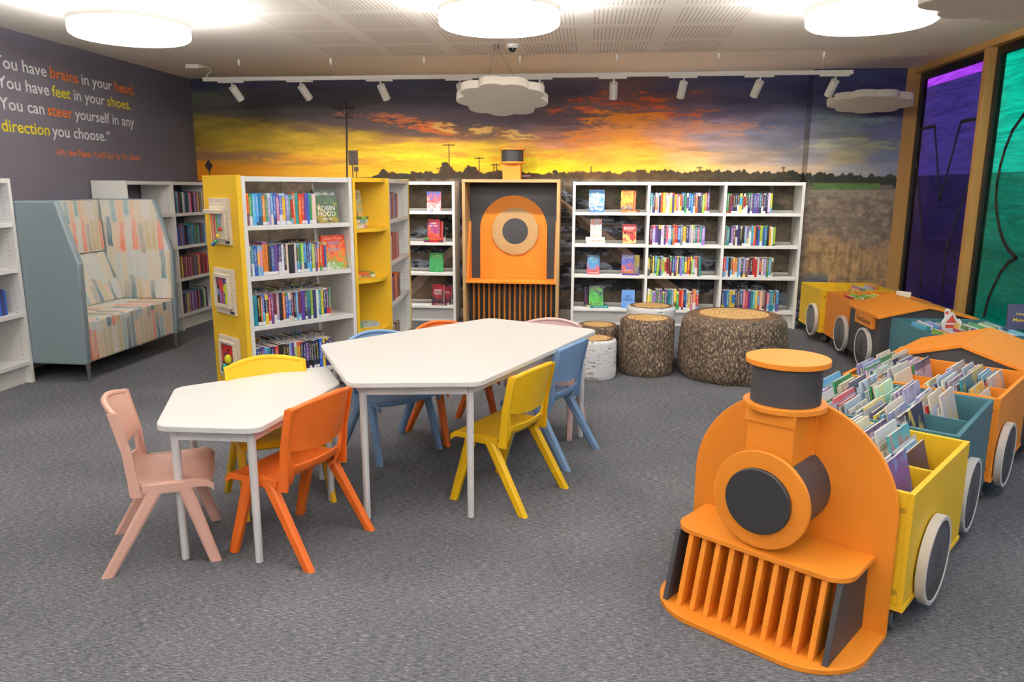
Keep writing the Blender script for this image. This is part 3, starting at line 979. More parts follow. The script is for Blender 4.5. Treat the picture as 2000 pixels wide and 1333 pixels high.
# ------------------------------------------------------------------ children's chairs
def chair_mat(n, c):
    return mat(n, c, 0.38, 0.85, spec=0.45)
CH = {'pink': chair_mat('pink_plastic', (236, 186, 168)), 'palepink': chair_mat('pale_pink_plastic', (240, 200, 196)), 'orange': chair_mat('orange_plastic', (246, 118, 38)),
      'yellow': chair_mat('yellow_plastic', (252, 200, 26)), 'blue': chair_mat('blue_plastic', (128, 164, 206))}
M_DOT = mat('yellow_dot', (240, 210, 30))
def interp(x, xs, ys):
    for a, b, c, d in zip(xs, xs[1:], ys, ys[1:]):
        if x <= b:
            t = (x - a) / (b - a)
            return c + (d - c) * t
    return ys[-1]
def back_x(y, z):
    side = interp(z, [.27, .30, .38, .46, .62, .66], [-.035, -.052, -.064, -.070, -.104, -.112])
    bulge = interp(z, [.27, .36, .44, .64, .66], [.030, .034, .040, .052, .052])
    return side - bulge * (1 - (y / .18) ** 2)
SEATZ = lambda x, y: .338 - .016 * max(0, 1 - abs(x - .04) / .16) ** 1 * (1 - (y / .2) ** 2) - (.030 * ((x - .17) / .04) ** 2 if x > .17 else 0)
def make_chair():
    t = thing('childs_chair', '', 'chair')
    ref = CH['pink']
    # seat with its upturned rear lip
    g = []
    NX, NY = 16, 15
    for i in range(NX + 1):
        u = i / NX
        row = []
        for j in range(NY + 1):
            v = j / NY * 2 - 1
            if u < .72:
                x = .207 - u / .72 * .245
                wd = .190 - .012 * (1 - x / .2) ** 2 if x < .2 else .188
                y = v * wd
                x2 = x - (.012 * v * v if u < .08 else 0)
                row.append((x2, y, SEATZ(x2, y)))
            else:
                k = (u - .72) / .28
                y = v * (.178 - .055 * k)
                xb = back_x(y, .33 + .055 * k)
                x = (-.038) * (1 - min(1, k * 1.4)) + xb * min(1, k * 1.4)
                z = SEATZ(-.038, y) + (.385 - SEATZ(-.038, y)) * k ** 1.5
                row.append((x, y, z))
        g.append(row)
    mb = MB().sheet(g, .011)
    # deep front and side rails under the seat
    for s in (-1, 1):
        mb.sheet([[(.205 - .25 * i / 10, s * (.187 - .006 * (i / 10) ** 2), SEATZ(.205 - .25 * i / 10, s * .185) - zz) for zz in (.0, .012, .026)] for i in range(11)], -.012 * s)
    mb.build('seat', ref, t, smooth=50)
    # backrest with the two uprights that run down into the seat
    bk = MB()
    R, Cc = 12, 18
    g = []
    for i in range(R + 1):
        row = []
        for j in range(Cc + 1):
            v = j / Cc * 2 - 1
            y = v * (.170 + .006 * (1 - i / R))
            z0 = .458 - .022 * (1 - v * v)
            z1 = .620 + .026 * (1 - v * v) - .010 * v ** 8
            z = z0 + (z1 - z0) * i / R
            row.append((back_x(y, z), y, z))
        g.append(row)
    bk.sheet(g, .014)
    # rolled rim along the top edge
    bk.tube([(back_x(y, .62) - .007, y, .616 + .026 * (1 - (y / .17) ** 2)) for y in [(-.166 + .332 * k / 20) for k in range(21)]], .011, 8)
    for s in (-1, 1):
        g = []
        for i in range(14):
            z = .292 + (.628 - .292) * i / 13
            wd = .052 - .030 * min(1, max(0, (z - .30) / .16))
            g.append([(back_x(s * yy, z) + (.03 * max(0, (.33 - z) / .04)), s * yy, z) for yy in (.176 - wd, .176 - wd / 2, .176)])
        bk.sheet(g, .013 * s)
        g = []
        for i in range(14):
            z = .292 + (.622 - .292) * i / 13
            fw = .028 + .010 * max(0, (.36 - z) / .07)
            g.append([(back_x(.176, z) + .006, s * .176, z), (back_x(.176, z) - fw, s * .174, z)])
        bk.sheet(g, -.010 * s)
    bk.build('backrest', ref, t, smooth=50)
    MB().cyl((-.103, -.1775, .600), (-.103, -.1795, .600), .0075, n=16).build('size_dot', M_DOT, t)
    # frame sides and legs
    for s in (-1, 1):
        y = s * .178
        MB().prism(round_poly([(-.02, .300), (.125, .296), (.135, .330), (.05, .338), (-.03, .332)], .01, 3), y - .016, y + .016, 'y').build('side_rail', ref, t, bevel=.004)
        for top, foot in (((.098, .322), (.190, 0)), ((.006, .324), (-.186, 0))):
            rings = []
            for k in range(6):
                u = k / 5
                x = top[0] + (foot[0] - top[0]) * u
                z = top[1] + (foot[1] - top[1]) * u
                yy = s * (.178 + .018 * u)
                wx = .026 - .006 * u if top[0] > .05 else .028 - .006 * u
                wy = .017 - .003 * u
                tilt = 0 if k == 5 else 0
                rings.append([(x + a * wx, yy + b * wy, z) for a, b in ((-1, -.6), (-.6, -1), (.6, -1), (1, -.6), (1, .6), (.6, 1), (-.6, 1), (-1, .6))])
            MB().loft(rings).build('leg', ref, t, smooth=25)
    return t
proto = make_chair()
def recolour(r, m):
    for ch in r.children:
        if ch.name.split('.')[0] == 'size_dot':
            continue
        ch.data = ch.data.copy() if ch.data.users > 1 else ch.data
        ch.material_slots[0].link = 'OBJECT'
        ch.material_slots[0].material = m
CHAIRS = [
    ('pink', (-1.674, 2.677), 26.7, 'salmon pink plastic chair at the end of the small table, seen from the side'),
    ('orange', (-1.135, 2.787), 160.9, 'orange plastic chair in front of the small table, its back towards us'),
    ('yellow', (-1.42, 3.216), -52.3, 'yellow plastic chair behind the small table, facing us'),
    ('yellow', (-.339, 3.366), 154.1, 'yellow plastic chair at the large table, its back towards us'),
    ('blue', (-.176, 3.941), 157.0, 'blue plastic chair at the right side of the large table, behind the yellow one'),
    ('blue', (-1.07, 3.925), -41.3, 'blue plastic chair behind the large table, nearest the freestanding bookcase'),
    ('orange', (-.78, 4.267), -40.5, 'orange plastic chair on the far side of the large table'),
    ('palepink', (-.228, 4.404), 256.8, 'pale pink plastic chair at the far right corner of the large table'),
]
KCH = 1.0
for i, (cn, (x, y), deg, lab) in enumerate(CHAIRS):
    r = proto if i == 0 else dup(proto, lab)
    r['label'] = lab
    r['group'] = "children's plastic chairs around the tables"
    r.location = (x, y, 0)
    r.rotation_euler = (0, 0, math.radians(deg))
    for ch in r.children:
        if ch.name.split('.')[0] != 'size_dot':
            ch.material_slots[0].link = 'OBJECT'
            ch.material_slots[0].material = CH[cn]

# ------------------------------------------------------------------ log stools
def bark(name, dark):
    m, nt, p = newmat(name)
    tc = N(nt, 'ShaderNodeTexCoord')
    if dark:
        v = mapping(nt, tc.outputs['Object'], scale=(1, 1, .32))
        vo = N(nt, 'ShaderNodeTexVoronoi', feature='DISTANCE_TO_EDGE')
        vo.inputs['Scale'].default_value = 68
        nt.links.new(v, vo.inputs['Vector'])
        n2 = noise(nt, v, 9, 4, .65)
        n3 = noise(nt, mapping(nt, tc.outputs['Object'], scale=(1, 1, .6)), 60, 3, .7)
        e = ramp(nt, vo.outputs['Distance'], [(.0, (0, 0, 0, 1)), (.20, (1, 1, 1, 1))])
        base = ramp(nt, n3, [(.34, rgb((52, 42, 34))), (.48, rgb((120, 98, 78))), (.60, rgb((176, 152, 124))), (.72, rgb((240, 228, 208)))])
        c = mix_col(nt, e, rgb((20, 16, 14)), base)
        k = ramp(nt, n2, [(.3, (.55, .55, .55, 1)), (.7, (1, 1, 1, 1))])
        mm = N(nt, 'ShaderNodeMix', data_type='RGBA', blend_type='MULTIPLY')
        mm.inputs['Factor'].default_value = 1
        nt.links.new(c, mm.inputs['A'])
        nt.links.new(k, mm.inputs['B'])
        nt.links.new(mm.outputs['Result'], p.inputs['Base Color'])
        bump_to(nt, p, e, .4, .004)
    else:
        v = mapping(nt, tc.outputs['Object'], scale=(1, 1, 5.5))
        n1 = noise(nt, v, 14, 4, .7)
        n2 = noise(nt, mapping(nt, tc.outputs['Object'], scale=(1, 1, 1.2)), 6, 3, .6)
        f = math_node(nt, 'ADD', n1, math_node(nt, 'MULTIPLY', n2, .45))
        c = ramp(nt, f, [(.56, rgb((40, 36, 32))), (.605, rgb((150, 142, 130))), (.645, rgb((236, 234, 232))), (.9, rgb((246, 246, 248)))])
        nt.links.new(c, p.inputs['Base Color'])
    p.inputs['Roughness'].default_value = .8
    return m
def rings_mat(name, rim):
    m, nt, p = newmat(name)
    tc = N(nt, 'ShaderNodeTexCoord')
    w = noise(nt, tc.outputs['Object'], 5, 3, .6)
    sep = N(nt, 'ShaderNodeSeparateXYZ')
    nt.links.new(tc.outputs['Object'], sep.inputs[0])
    r = math_node(nt, 'SQRT', math_node(nt, 'ADD', math_node(nt, 'MULTIPLY', sep.outputs['X'], sep.outputs['X']), math_node(nt, 'MULTIPLY', sep.outputs['Y'], sep.outputs['Y'])))
    rr = math_node(nt, 'ADD', r, math_node(nt, 'MULTIPLY', math_node(nt, 'SUBTRACT', w, .5), .10))
    s = math_node(nt, 'SINE', math_node(nt, 'MULTIPLY', rr, 190))
    s2 = math_node(nt, 'ADD', math_node(nt, 'MULTIPLY', s, .25), math_node(nt, 'MULTIPLY', noise(nt, tc.outputs['Object'], 14, 4), .9))
    c = ramp(nt, s2, [(.15, rgb((186, 138, 78))), (.5, rgb((226, 184, 118))), (.8, rgb((238, 204, 146)))])
    edge = math_node(nt, 'GREATER_THAN', math_node(nt, 'ADD', r, math_node(nt, 'MULTIPLY', math_node(nt, 'SUBTRACT', noise(nt, tc.outputs['Object'], 12, 4, .7), .5), .05)), rim)
    c2 = ramp(nt, noise(nt, tc.outputs['Object'], 40, 3), [(.3, rgb((72, 50, 34))), (.7, rgb((126, 92, 60)))])
    c = mix_col(nt, edge, c, c2)
    nt.links.new(c, p.inputs['Base Color'])
    p.inputs['Roughness'].default_value = .75
    return m
M_BARK, M_BIRCH = bark('dark_bark_print', True), bark('birch_bark_print', False)
def stool(label, x, y, r, h, dark, cat='stool', rimr=.02, name='log_stool'):
    t = thing(name, label, cat, (x, y, 0), random.random() * 6, 'log-print stools')
    e = min(.05, r * .16) if r < .3 else .085
    wob = lambda a, z: .006 * math.sin(7 * a) + .004 * math.sin(17 * a + 9 * z)
    side = [(r * .93, 0), (r * .985, .012), (r, .05), (r, h * .5), (r * .995, h - e)] if r < .3 else [(r * .90, 0), (r * .97, .03), (r, .09), (r * 1.0, h * .45), (r * .955, h - e)]
    k = side[-1][0]
    for i in range(1, 6):
        a = i / 6 * math.pi / 2
        side.append((k - e * 1.0 * (1 - math.cos(a)), h - e + e * math.sin(a)))
    MB().lathe(side, 72, wob=wob).build('bark_side', M_BARK if dark else M_BIRCH, t, smooth=60)
    rt = side[-1][0]
    top = [(rt, side[-1][1] + .0005), (rt - .02, h), (rt * .5, h + .002), (0, h + .003)]
    MB().lathe(top, 72).build('growth_ring_top', rings_mat('ring_print_%d' % int(r * 1000), rt - rimr - .012), t, smooth=60)
    return t
stool('tall log stool with dark rugged bark, standing left of the big pouf', .483, 5.917, .212, .437, True)
stool('tall log stool with white birch bark, behind the dark one', .545, 6.345, .204, .470, False)
stool('low log stool with white birch bark, nearest the large table', .072, 5.72, .169, .305, False)
stool('low log stool with brown bark, half hidden behind the small birch one',   .10, 6.12, .175, .34, True)
stool('large round log pouf with dark bark and a wide ringed top', 1.142, 5.905, .415, .485, True, 'pouf', .06, 'log_pouf')
# ------------------------------------------------------------------ bookcases
def bookcase(label, loc, rz, nb, bw, depth, H=1.5, zs=(.178, .534, .858, 1.187), peg=None, up=.028, lip=True, plinth=True, brace=True, ends=(True, True), name='bookcase', two_sided=False):
    """local x along the front, y into the depth, uprights centred at x = i * bw"""
    t = thing(name, label, 'bookcase', loc, rz)
    peg = peg or M_PEG33
    for i in range(nb + 1):
        x = i * bw
        sp = MB().box(x - up / 2, x + up / 2, 0, depth, 0, H)
        sp.mi[2] = 1
        if i == nb: sp.mi[3] = 1
        if i == 0: sp.mi[5] = 1
        sp.build('side_panel', [peg, M_WHITE], t, bevel=.0015, seg=1)
    for i in range(nb):
        a, b = i * bw + up / 2 + .0005, (i + 1) * bw - up / 2 - .0005
        MB().box(a, b, .004, depth - .002, H - .034, H - .002).build('top_panel', M_WHITE, t, bevel=.002, seg=1)
        for z in zs:
            s = MB().box(a, b, .004, depth - .006, z - .022, z)
            s.box(a, b, .003, .012, z - .029, z + .001)
            if lip:
                s.box(a, b, depth - .014, depth - .006, z, z + .026)
            s.build('shelf', M_WHITE, t, bevel=.0015, seg=1)
        if plinth:
            MB().box(a, b, .05 if not two_sided else .03, .066 if not two_sided else .046, 0, zs[0] - .0225).build('plinth', M_WHITE, t)
        if brace:
            z0, z1 = zs[0] + .05, zs[-1] - .02
            MB().cyl((a, depth - .004, z0 + .30), (b, depth - .004, z1), .0016, n=6).cyl((a, depth - .004, z1), (b, depth - .004, z0 + .30), .0016, n=6).build('cross_brace', M_WIRE, t)
    return t

def bookend(case, x, ztop, zbot, y=.06):
    """two hanging wires that keep a row of books upright"""
    MB().tube([(x, y, ztop), (x, y, zbot), (x, y + .10, zbot), (x, y + .10, ztop)], .0022, 6).build('wire_bookend', M_WIRE, case)

# ---- books: one unit mesh, scaled per book; colour from the object
PAL = {'red': (200, 48, 42), 'orange': (238, 118, 42), 'yellow': (240, 208, 62), 'lime green': (172, 204, 66), 'green': (44, 140, 80), 'teal': (36, 132, 142),
       'sky blue': (92, 172, 216), 'blue': (50, 92, 180), 'navy': (36, 42, 88), 'purple': (98, 64, 142), 'lilac': (166, 152, 206), 'pink': (222, 112, 152),
       'maroon': (112, 38, 48), 'brown': (118, 84, 62), 'black': (30, 30, 34), 'grey': (124, 124, 128), 'cream': (232, 222, 198), 'white': (236, 236, 236),
       'pale blue': (190, 212, 228), 'pale green': (200, 218, 196), 'pale grey': (206, 208, 210), 'steel blue': (110, 142, 170), 'bright blue': (40, 120, 190)}
def spine_mat():
    m, nt, p = newmat('book_cover_print')
    oi = N(nt, 'ShaderNodeObjectInfo')
    tc = N(nt, 'ShaderNodeTexCoord')
    s = N(nt, 'ShaderNodeSeparateXYZ')
    nt.links.new(tc.outputs['Object'], s.inputs[0])
    rnd = oi.outputs['Random']
    def h(k):
        return math_node(nt, 'FRACT', math_node(nt, 'MULTIPLY', rnd, k))
    # second colour of the design
    c2 = ramp(nt, h(37.7), [(0, rgb(PAL['navy'])), (.12, rgb(PAL['yellow'])), (.24, rgb(PAL['white'])), (.40, rgb(PAL['black'])), (.52, rgb(PAL['red'])), (.62, rgb(PAL['sky blue'])), (.74, rgb(PAL['purple'])), (.84, rgb(PAL['green'])), (.92, rgb(PAL['cream']))], 'CONSTANT')
    lo = math_node(nt, 'MULTIPLY', h(91.3), .45)
    band = math_node(nt, 'MULTIPLY', math_node(nt, 'LESS_THAN', s.outputs['Z'], lo), math_node(nt, 'GREATER_THAN', h(13.1), .45))
    hi = math_node(nt, 'SUBTRACT', 1.0, math_node(nt, 'MULTIPLY', h(57.9), .25))
    band2 = math_node(nt, 'MULTIPLY', math_node(nt, 'GREATER_THAN', s.outputs['Z'], hi), math_node(nt, 'GREATER_THAN', h(71.7), .6))
    col = mix_col(nt, math_node(nt, 'MULTIPLY', band, .85), oi.outputs['Color'], c2)
    col = mix_col(nt, math_node(nt, 'MULTIPLY', band2, .8), col, c2)
    # lettering-like flecks down the middle of the spine
    off = N(nt, 'ShaderNodeCombineXYZ')
    nt.links.new(math_node(nt, 'MULTIPLY', rnd, 97.0), off.inputs['Z'])
    av = N(nt, 'ShaderNodeVectorMath', operation='ADD')
    nt.links.new(mapping(nt, tc.outputs['Object'], scale=(3.2, .3, 34)), av.inputs[0])
    nt.links.new(off.outputs[0], av.inputs[1])
    fl = math_node(nt, 'GREATER_THAN', noise(nt, av.outputs[0], 1.0, 2.0, .7), .52)
    mid = math_node(nt, 'LESS_THAN', math_node(nt, 'ABSOLUTE', s.outputs['X']), .27)
    zr = math_node(nt, 'MULTIPLY', math_node(nt, 'GREATER_THAN', s.outputs['Z'], .30), math_node(nt, 'LESS_THAN', s.outputs['Z'], .90))
    onsp = math_node(nt, 'LESS_THAN', s.outputs['Y'], .02)
    txt = math_node(nt, 'MULTIPLY', math_node(nt, 'MULTIPLY', fl, mid), math_node(nt, 'MULTIPLY', zr, onsp))
    dark = ramp(nt, h(23.3), [(0, (.85, .85, .82, 1)), (.55, (.9, .75, .2, 1)), (.7, (.03, .03, .04, 1))], 'CONSTANT')
    col = mix_col(nt, math_node(nt, 'MULTIPLY', txt, .72), col, dark)
    # printed picture on the boards
    av2 = N(nt, 'ShaderNodeVectorMath', operation='ADD')
    nt.links.new(mapping(nt, tc.outputs['Object'], scale=(0, 2.6, 2.6)), av2.inputs[0])
    nt.links.new(off.outputs[0], av2.inputs[1])
    pic = ramp(nt, noise(nt, av2.outputs[0], 1.0, 3.0, .6), [(.50, (0, 0, 0, 1)), (.58, (1, 1, 1, 1))])
    pm = math_node(nt, 'MULTIPLY', N_rgb2bw(nt, pic), math_node(nt, 'GREATER_THAN', s.outputs['Y'], .06))
    col = mix_col(nt, math_node(nt, 'MULTIPLY', pm, .55), col, c2)
    # library spine label
    lab = math_node(nt, 'MULTIPLY', math_node(nt, 'MULTIPLY', math_node(nt, 'LESS_THAN', s.outputs['Z'], .115), math_node(nt, 'GREATER_THAN', s.outputs['Z'], .012)), math_node(nt, 'MULTIPLY', onsp, math_node(nt, 'GREATER_THAN', h(41.9), .58)))
    col = mix_col(nt, lab, col, rgb((232, 232, 234)))
    nt.links.new(col, p.inputs['Base Color'])
    p.inputs['Roughness'].default_value = .35
    return m
def N_rgb2bw(nt, c):
    n = N(nt, 'ShaderNodeRGBToBW')
    nt.links.new(c, n.inputs[0])
    return n.outputs[0]
M_COVER = spine_mat()
def book_unit(tc=.04):
    mb = MB()
    mb.box(-.5, -.5 + tc, 0, 1, 0, 1, 0).box(.5 - tc, .5, 0, 1, 0, 1, 0).box(-.5 + tc, .5 - tc, 0, .012, 0, 1, 0)
    mb.box(-.5 + tc, .5 - tc, .012, .985, .006, .9985, 1)
    return mb.mesh('paperback', [M_COVER, M_PAGES], fix=True)
BOOK_ME = book_unit()
THIN_ME = book_unit(.10)
def add_book(frame, pos, th, dep, hgt, colname, label, group, name='paperback_book', lean=0.0, yaw=0.0, me=None, cat='book', flat=False):
    o = bpy.data.objects.new(name, me or BOOK_ME)
    COL.objects.link(o)
    L = Matrix.Translation(pos) @ Matrix.Rotation(yaw, 4, 'Z') @ Matrix.Rotation(lean, 4, 'Y')
    if flat:
        L = L @ Matrix.Translation((0, 0, th / 2)) @ Matrix.Rotation(math.radians(90), 4, 'Y')
    Wm = frame @ L
    o.location, o.rotation_euler = Wm.to_translation(), Wm.to_euler()
    o.scale = (th, dep, hgt)
    c = PAL[colname]
    j = [max(0, min(255, v * (.88 + .24 * random.random()))) for v in c]
    o.color = rgb(j, .85)
    return tag(o, label, cat, group)

def frame_of(o):
    return Matrix.Translation(o.location) @ o.rotation_euler.to_matrix().to_4x4()

MIX = list('red orange yellow green teal blue navy purple black maroon white'.split()) + ['sky blue', 'lime green', 'cream', 'grey', 'brown', 'lilac', 'pink', 'navy', 'black', 'bright blue', 'yellow', 'orange', 'red']
def row(case, x0, x1, z, n, where, group, cols=None, hmin=.185, hmax=.212, y0=.012, dmin=.125, dmax=.140, leanmax=.0, special=None):
    fr = frame_of(case)
    cols = cols or [random.choice(MIX) for _ in range(n)]
    n = len(cols)
    ths = [random.uniform(.75, 1.3) for _ in range(n)]
    if special:
        for k, v in special.items():
            ths[k] *= v[0]
    s = (x1 - x0) / sum(ths)
    x = x0
    for i in range(n):
        th = ths[i] * s
        hh = random.uniform(hmin, hmax) if random.random() < .35 else hmax * random.uniform(.965, 1.0)
        if special and i in special:
            hh *= special[i][1]
        lab = '%s paperback, %s from left, %s' % (cols[i], ORD[i], where)
        add_book(fr, (x + th / 2, y0 + random.uniform(0, .006), z + .001), th * .93, random.uniform(dmin, dmax), hh, cols[i], lab, group, lean=leanmax * math.sin(i * .8 + z * 9))
        x += th

# ---- wall unit of three bays (right), behind the log stools
WX, WY, BW = -.149, 7.98, .768
WALLU = bookcase('long white three-bay bookcase against the sunset picture, right of the train panel', (WX, WY, 0), 0, 3, BW, .315)
ZS = (.178, .534, .858, 1.187)
rowname = {1.187: 'top shelf', .858: 'second shelf down', .534: 'third shelf down', .178: 'bottom shelf'}
fills = {(1, 1.187): (.022, .615, 27), (1, .858): (.022, .585, 22), (1, .534): (.022, .565, 25), (1, .178): (.022, .555, 21),
         (2, 1.187): (.022, .470, 22), (2, .858): (.022, .525, 23), (2, .534): (.022, .525, 22), (2, .178): (.022, .605, 23)}
for (b, z), (a, e, n) in fills.items():
    row(WALLU, b * BW + a, b * BW + e, z, n, '%s, %s bay of wall bookcase' % (rowname[z], 'middle' if b == 1 else 'right'), 'paperbacks in the wall bookcase', leanmax=.05 if z == .534 and b == 1 else .0,
        hmax=.205 if z > .2 else .215)
    nxt = {1.187: 1.466, .858: 1.165, .534: .836, .178: .512}[z]
    bookend(WALLU, b * BW + e + .006, nxt, z + .06)

# ---- wall unit of one bay (left), behind the curved island
LEFTU = bookcase('narrow white one-bay bookcase against the sunset picture, left of the train panel', (-1.42 - .768, WY, 0), 0, 1, BW, .315)

# ---- low-wall unit along the dark wall, behind the sofa (front faces the room)
CW = .755
SIDEU = bookcase('white bookcase along the dark wall, behind the sofa', (-4.06, 6.412, 0), math.pi / 2, 2, CW, .325, H=1.487, zs=(.165, .525, .85, 1.175))
# ---- unit along the dark wall nearest to us
NEARU = bookcase('white bookcase along the dark wall, cut off by the left edge', (-4.085, 5.066 - .76 * 2, 0), math.pi / 2, 2, .76, .30, H=1.487, zs=(.165, .525, .85, 1.175))

# ---- freestanding curved island: white bay, yellow wedge, white bay
TH1 = math.radians(51.13)
O1 = Vector((-2.142, 4.626, 0))
U1 = Vector((math.cos(TH1), math.sin(TH1), 0))
N1 = Vector((-math.sin(TH1), math.cos(TH1), 0))
ISD = .478
ISL = bookcase('freestanding white double-sided bookcase bay with yellow end panel and activity boards', tuple(O1 - U1 * .014), TH1, 1, .786, ISD, zs=(.19, .54, .865, 1.19), peg=M_PEG48, plinth=False, lip=False, two_sided=True)
MB().box(-.046, -.0145, -.004, ISD + .004, 0, 1.506).build('end_panel', M_YELLOW, ISL, bevel=.0015)
ISL_ROWS = {
    1.19: ('top shelf', .504, 'orange,green,sky blue,sky blue,bright blue,orange,green,lilac,sky blue,blue,pink,blue,yellow,lilac,green,red,orange,teal,orange,red,purple,blue,green,cream', {23: (1.3, 1.0), 5: (1, .92), 6: (1, .92)}, .205),
    .865: ('second shelf down', .566, 'grey,teal,blue,yellow,pink,orange,black,blue,purple,navy,white,black,white,black,black,white,black,green,lime green,sky blue,navy,blue,lime green,purple,orange,orange,red,blue', {5: (1.9, 1.13), 0: (.6, 1)}, .200),
    .54: ('third shelf down', .585, 'teal,black,orange,blue,black,red,purple,maroon,lilac,black,orange,blue,bright blue,maroon,navy,sky blue,maroon,purple,grey,teal,lime green,navy,white,teal,yellow,navy,purple,green', {0: (1.4, 1), 2: (.5, 1)}, .203),
    .19: ('bottom shelf', .575, 'blue,navy,purple,sky blue,teal,navy,red,black,black,black,lilac,purple,lime green,yellow,navy,navy,purple,black,black,black,black,blue,black,navy,purple', {}, .205),
}
for z, (wh, xe, cs, sp, hm) in ISL_ROWS.items():
    row(ISL, .018, xe + .014, z, 0, wh + ' of freestanding bookcase', 'paperbacks in the freestanding bookcase', cs.split(','), special=sp, hmin=hm * .94, hmax=hm, leanmax=0 if z > .2 else .02)
for z, x in ((1.466, (.05, .40)), (1.166, (.30, .52)), (.842, (.10, .55)), (.517, (.08, .45))):
    for xx in x:
        bookend(ISL, xx + .014, z, z - .22, .19)

# yellow wedge with bulging shelves
P1 = O1 + U1 * .79
P2 = Vector((-1.500, 5.672, 0))
TH3 = math.radians(95.0)
U3 = Vector((math.cos(TH3), math.sin(TH3), 0))
N3 = Vector((-math.sin(TH3), math.cos(TH3), 0))
apex = (P1 + N1 * .47 + P2 + N3 * .47) / 2
WEDGE = thing('corner_bookcase', 'bright yellow wedge-shaped corner bookcase with rounded shelves between two white bays', 'bookcase', (0, 0, 0))
ctr = (P1 + P2 + apex) / 3
WEDGE.location = (ctr.x, ctr.y, 0)
def wl(v): return (v.x - ctr.x, v.y - ctr.y)
d1, d2 = (apex - P1).normalized(), (apex - P2).normalized()
e = (P2 - P1).normalized()
for P, d, s in ((P1, d1, 1), (P2, d2, -1)):
    n = Vector((-d.y, d.x, 0)) * .022
    if n.dot(e) * s < 0: n = -n
    q = [P, P + n, apex + n * .2 - d * .02, apex - d * .02]
    MB().prism([wl(v) for v in q], 0, 1.5, 'z').build('side_panel', M_YELLOW, WEDGE, bevel=.0015)
arcp = []
mid = (P1 + P2) / 2
bul = (mid - apex).normalized()
A1, A2 = P1 + e * .024 + d1 * .012, P2 - e * .024 + d2 * .012
for k in range(13):
    u = k / 12
    arcp.append(A1.lerp(A2, u) + bul * (.062 * (1 - (2 * u - 1) ** 2) - .004))
for z, th, nm in ((1.5, .03, 'top_panel'), (1.140, .024, 'shelf'), (.772, .024, 'shelf'), (.390, .024, 'shelf'), (.09, .024, 'shelf')):
    MB().prism([wl(v) for v in arcp + [apex - d1 * .03]], z - th - .0005, z - .0005, 'z').build(nm, M_YELLOW, WEDGE, bevel=.0015)

ISL3 = bookcase('white bay of the curved island, right of the yellow wedge, seen at a steep angle', tuple(P2 + U3 * .012), TH3, 1, .95, ISD * .98, zs=(.19, .54, .865, 1.19), peg=M_PEG48, plinth=False, lip=False, two_sided=True)
MB().box(.9645, .992, -.004, ISD * .98 + .004, 0, 1.506).build('end_panel', M_YELLOW, ISL3, bevel=.0015)

# ---- the many smaller books: rows in the units along the dark wall, in the steep bay and on the far side of the island
def stuff_rows():
    vs, fs, mi, cols = [], [], [], []
    mats, idx = [], {}
    mb = MB()
    def cm(n):
        if n not in idx:
            idx[n] = len(mats)
            mats.append(mat('paperback_' + n.replace(' ', '_'), PAL[n], .4, .8))
        return idx[n]
    pg = len(mats)
    mats.append(M_PAGES)
    def rowx(case, x0, x1, z, y0, dep, h, flip=False, pal=MIX, wmin=.013, wmax=.027):
        fr = frame_of(case)
        x = x0
        while x < x1:
            w = random.uniform(wmin, wmax)
            hh = h * random.uniform(.9, 1.0)
            dd = dep * random.uniform(.94, 1)
            c = cm(random.choice(pal))
            ya, yb = (y0, y0 + dd) if not flip else (y0 + dep - dd, y0 + dep)
            t = .0016
            mb.box(x, x + t, ya, yb, z, z + hh, c, fr).box(x + w - t - .001, x + w - .001, ya, yb, z, z + hh, c, fr)
            sp = (ya, ya + t) if not flip else (yb - t, yb)
            mb.box(x + t, x + w - t - .001, sp[0], sp[1], z, z + hh, c, fr)
            mb.box(x + t, x + w - t - .001, ya + t if not flip else ya + .002, yb - .002 if not flip else yb - t, z + .001, z + hh - .002, pg, fr)
            x += w
    dim = ['maroon', 'purple', 'navy', 'brown', 'grey', 'black', 'steel blue', 'cream', 'lilac', 'maroon', 'teal', 'blue', 'green', 'yellow', 'orange', 'navy', 'pink']
    for z, e, pl in ((1.175, .62, dim), (.85, .60, ['navy', 'blue', 'steel blue', 'black', 'green', 'teal', 'maroon', 'brown', 'grey']), (.525, .62, ['maroon', 'red', 'black', 'brown', 'orange', 'pink', 'yellow', 'blue', 'navy', 'grey']), (.165, .55, dim)):
        rowx(SIDEU, CW + .025, CW + e, z + .001, .02, .15, .215, pal=pl)
    for z, a in ((.525, 1.05),):
        rowx(NEARU, a, 1.40, z + .001, .05, .15, .19, pal=['navy', 'blue', 'sky blue', 'white', 'blue'])
    for z, e in ((1.19, .50), (.865, .50), (.54, .52)):
        rowx(ISL3, .03, e, z + .001, .02, .14, .21, pal=['brown', 'grey', 'steel blue', 'maroon', 'black', 'cream', 'purple', 'orange', 'red', 'navy', 'blue'])
    rowx(ISL3, .03, .45, .191, .02, .14, .16, pal=['cream', 'white', 'brown', 'lime green', 'maroon'])
    # far side of the island: fore-edges face us
    for z, a, e in ((.865, .03, .40), (.54, .05, .72), (.19, .03, .72)):
        rowx(ISL, a, e, z + .001, .32, .14, .195, True)
    for z, a, e in ((.865, .45, .62),):
        rowx(ISL, a, e, z + .001, .32, .14, .20, True, pal=['navy', 'purple', 'black', 'maroon'])
    o = mb.build('paperback_books', mats, fix=False)
    return tag(o, 'more paperbacks in the bookcases by the dark wall and in the island, small in view', 'books', 'small rows of paperbacks', 'stuff')
stuff_rows()

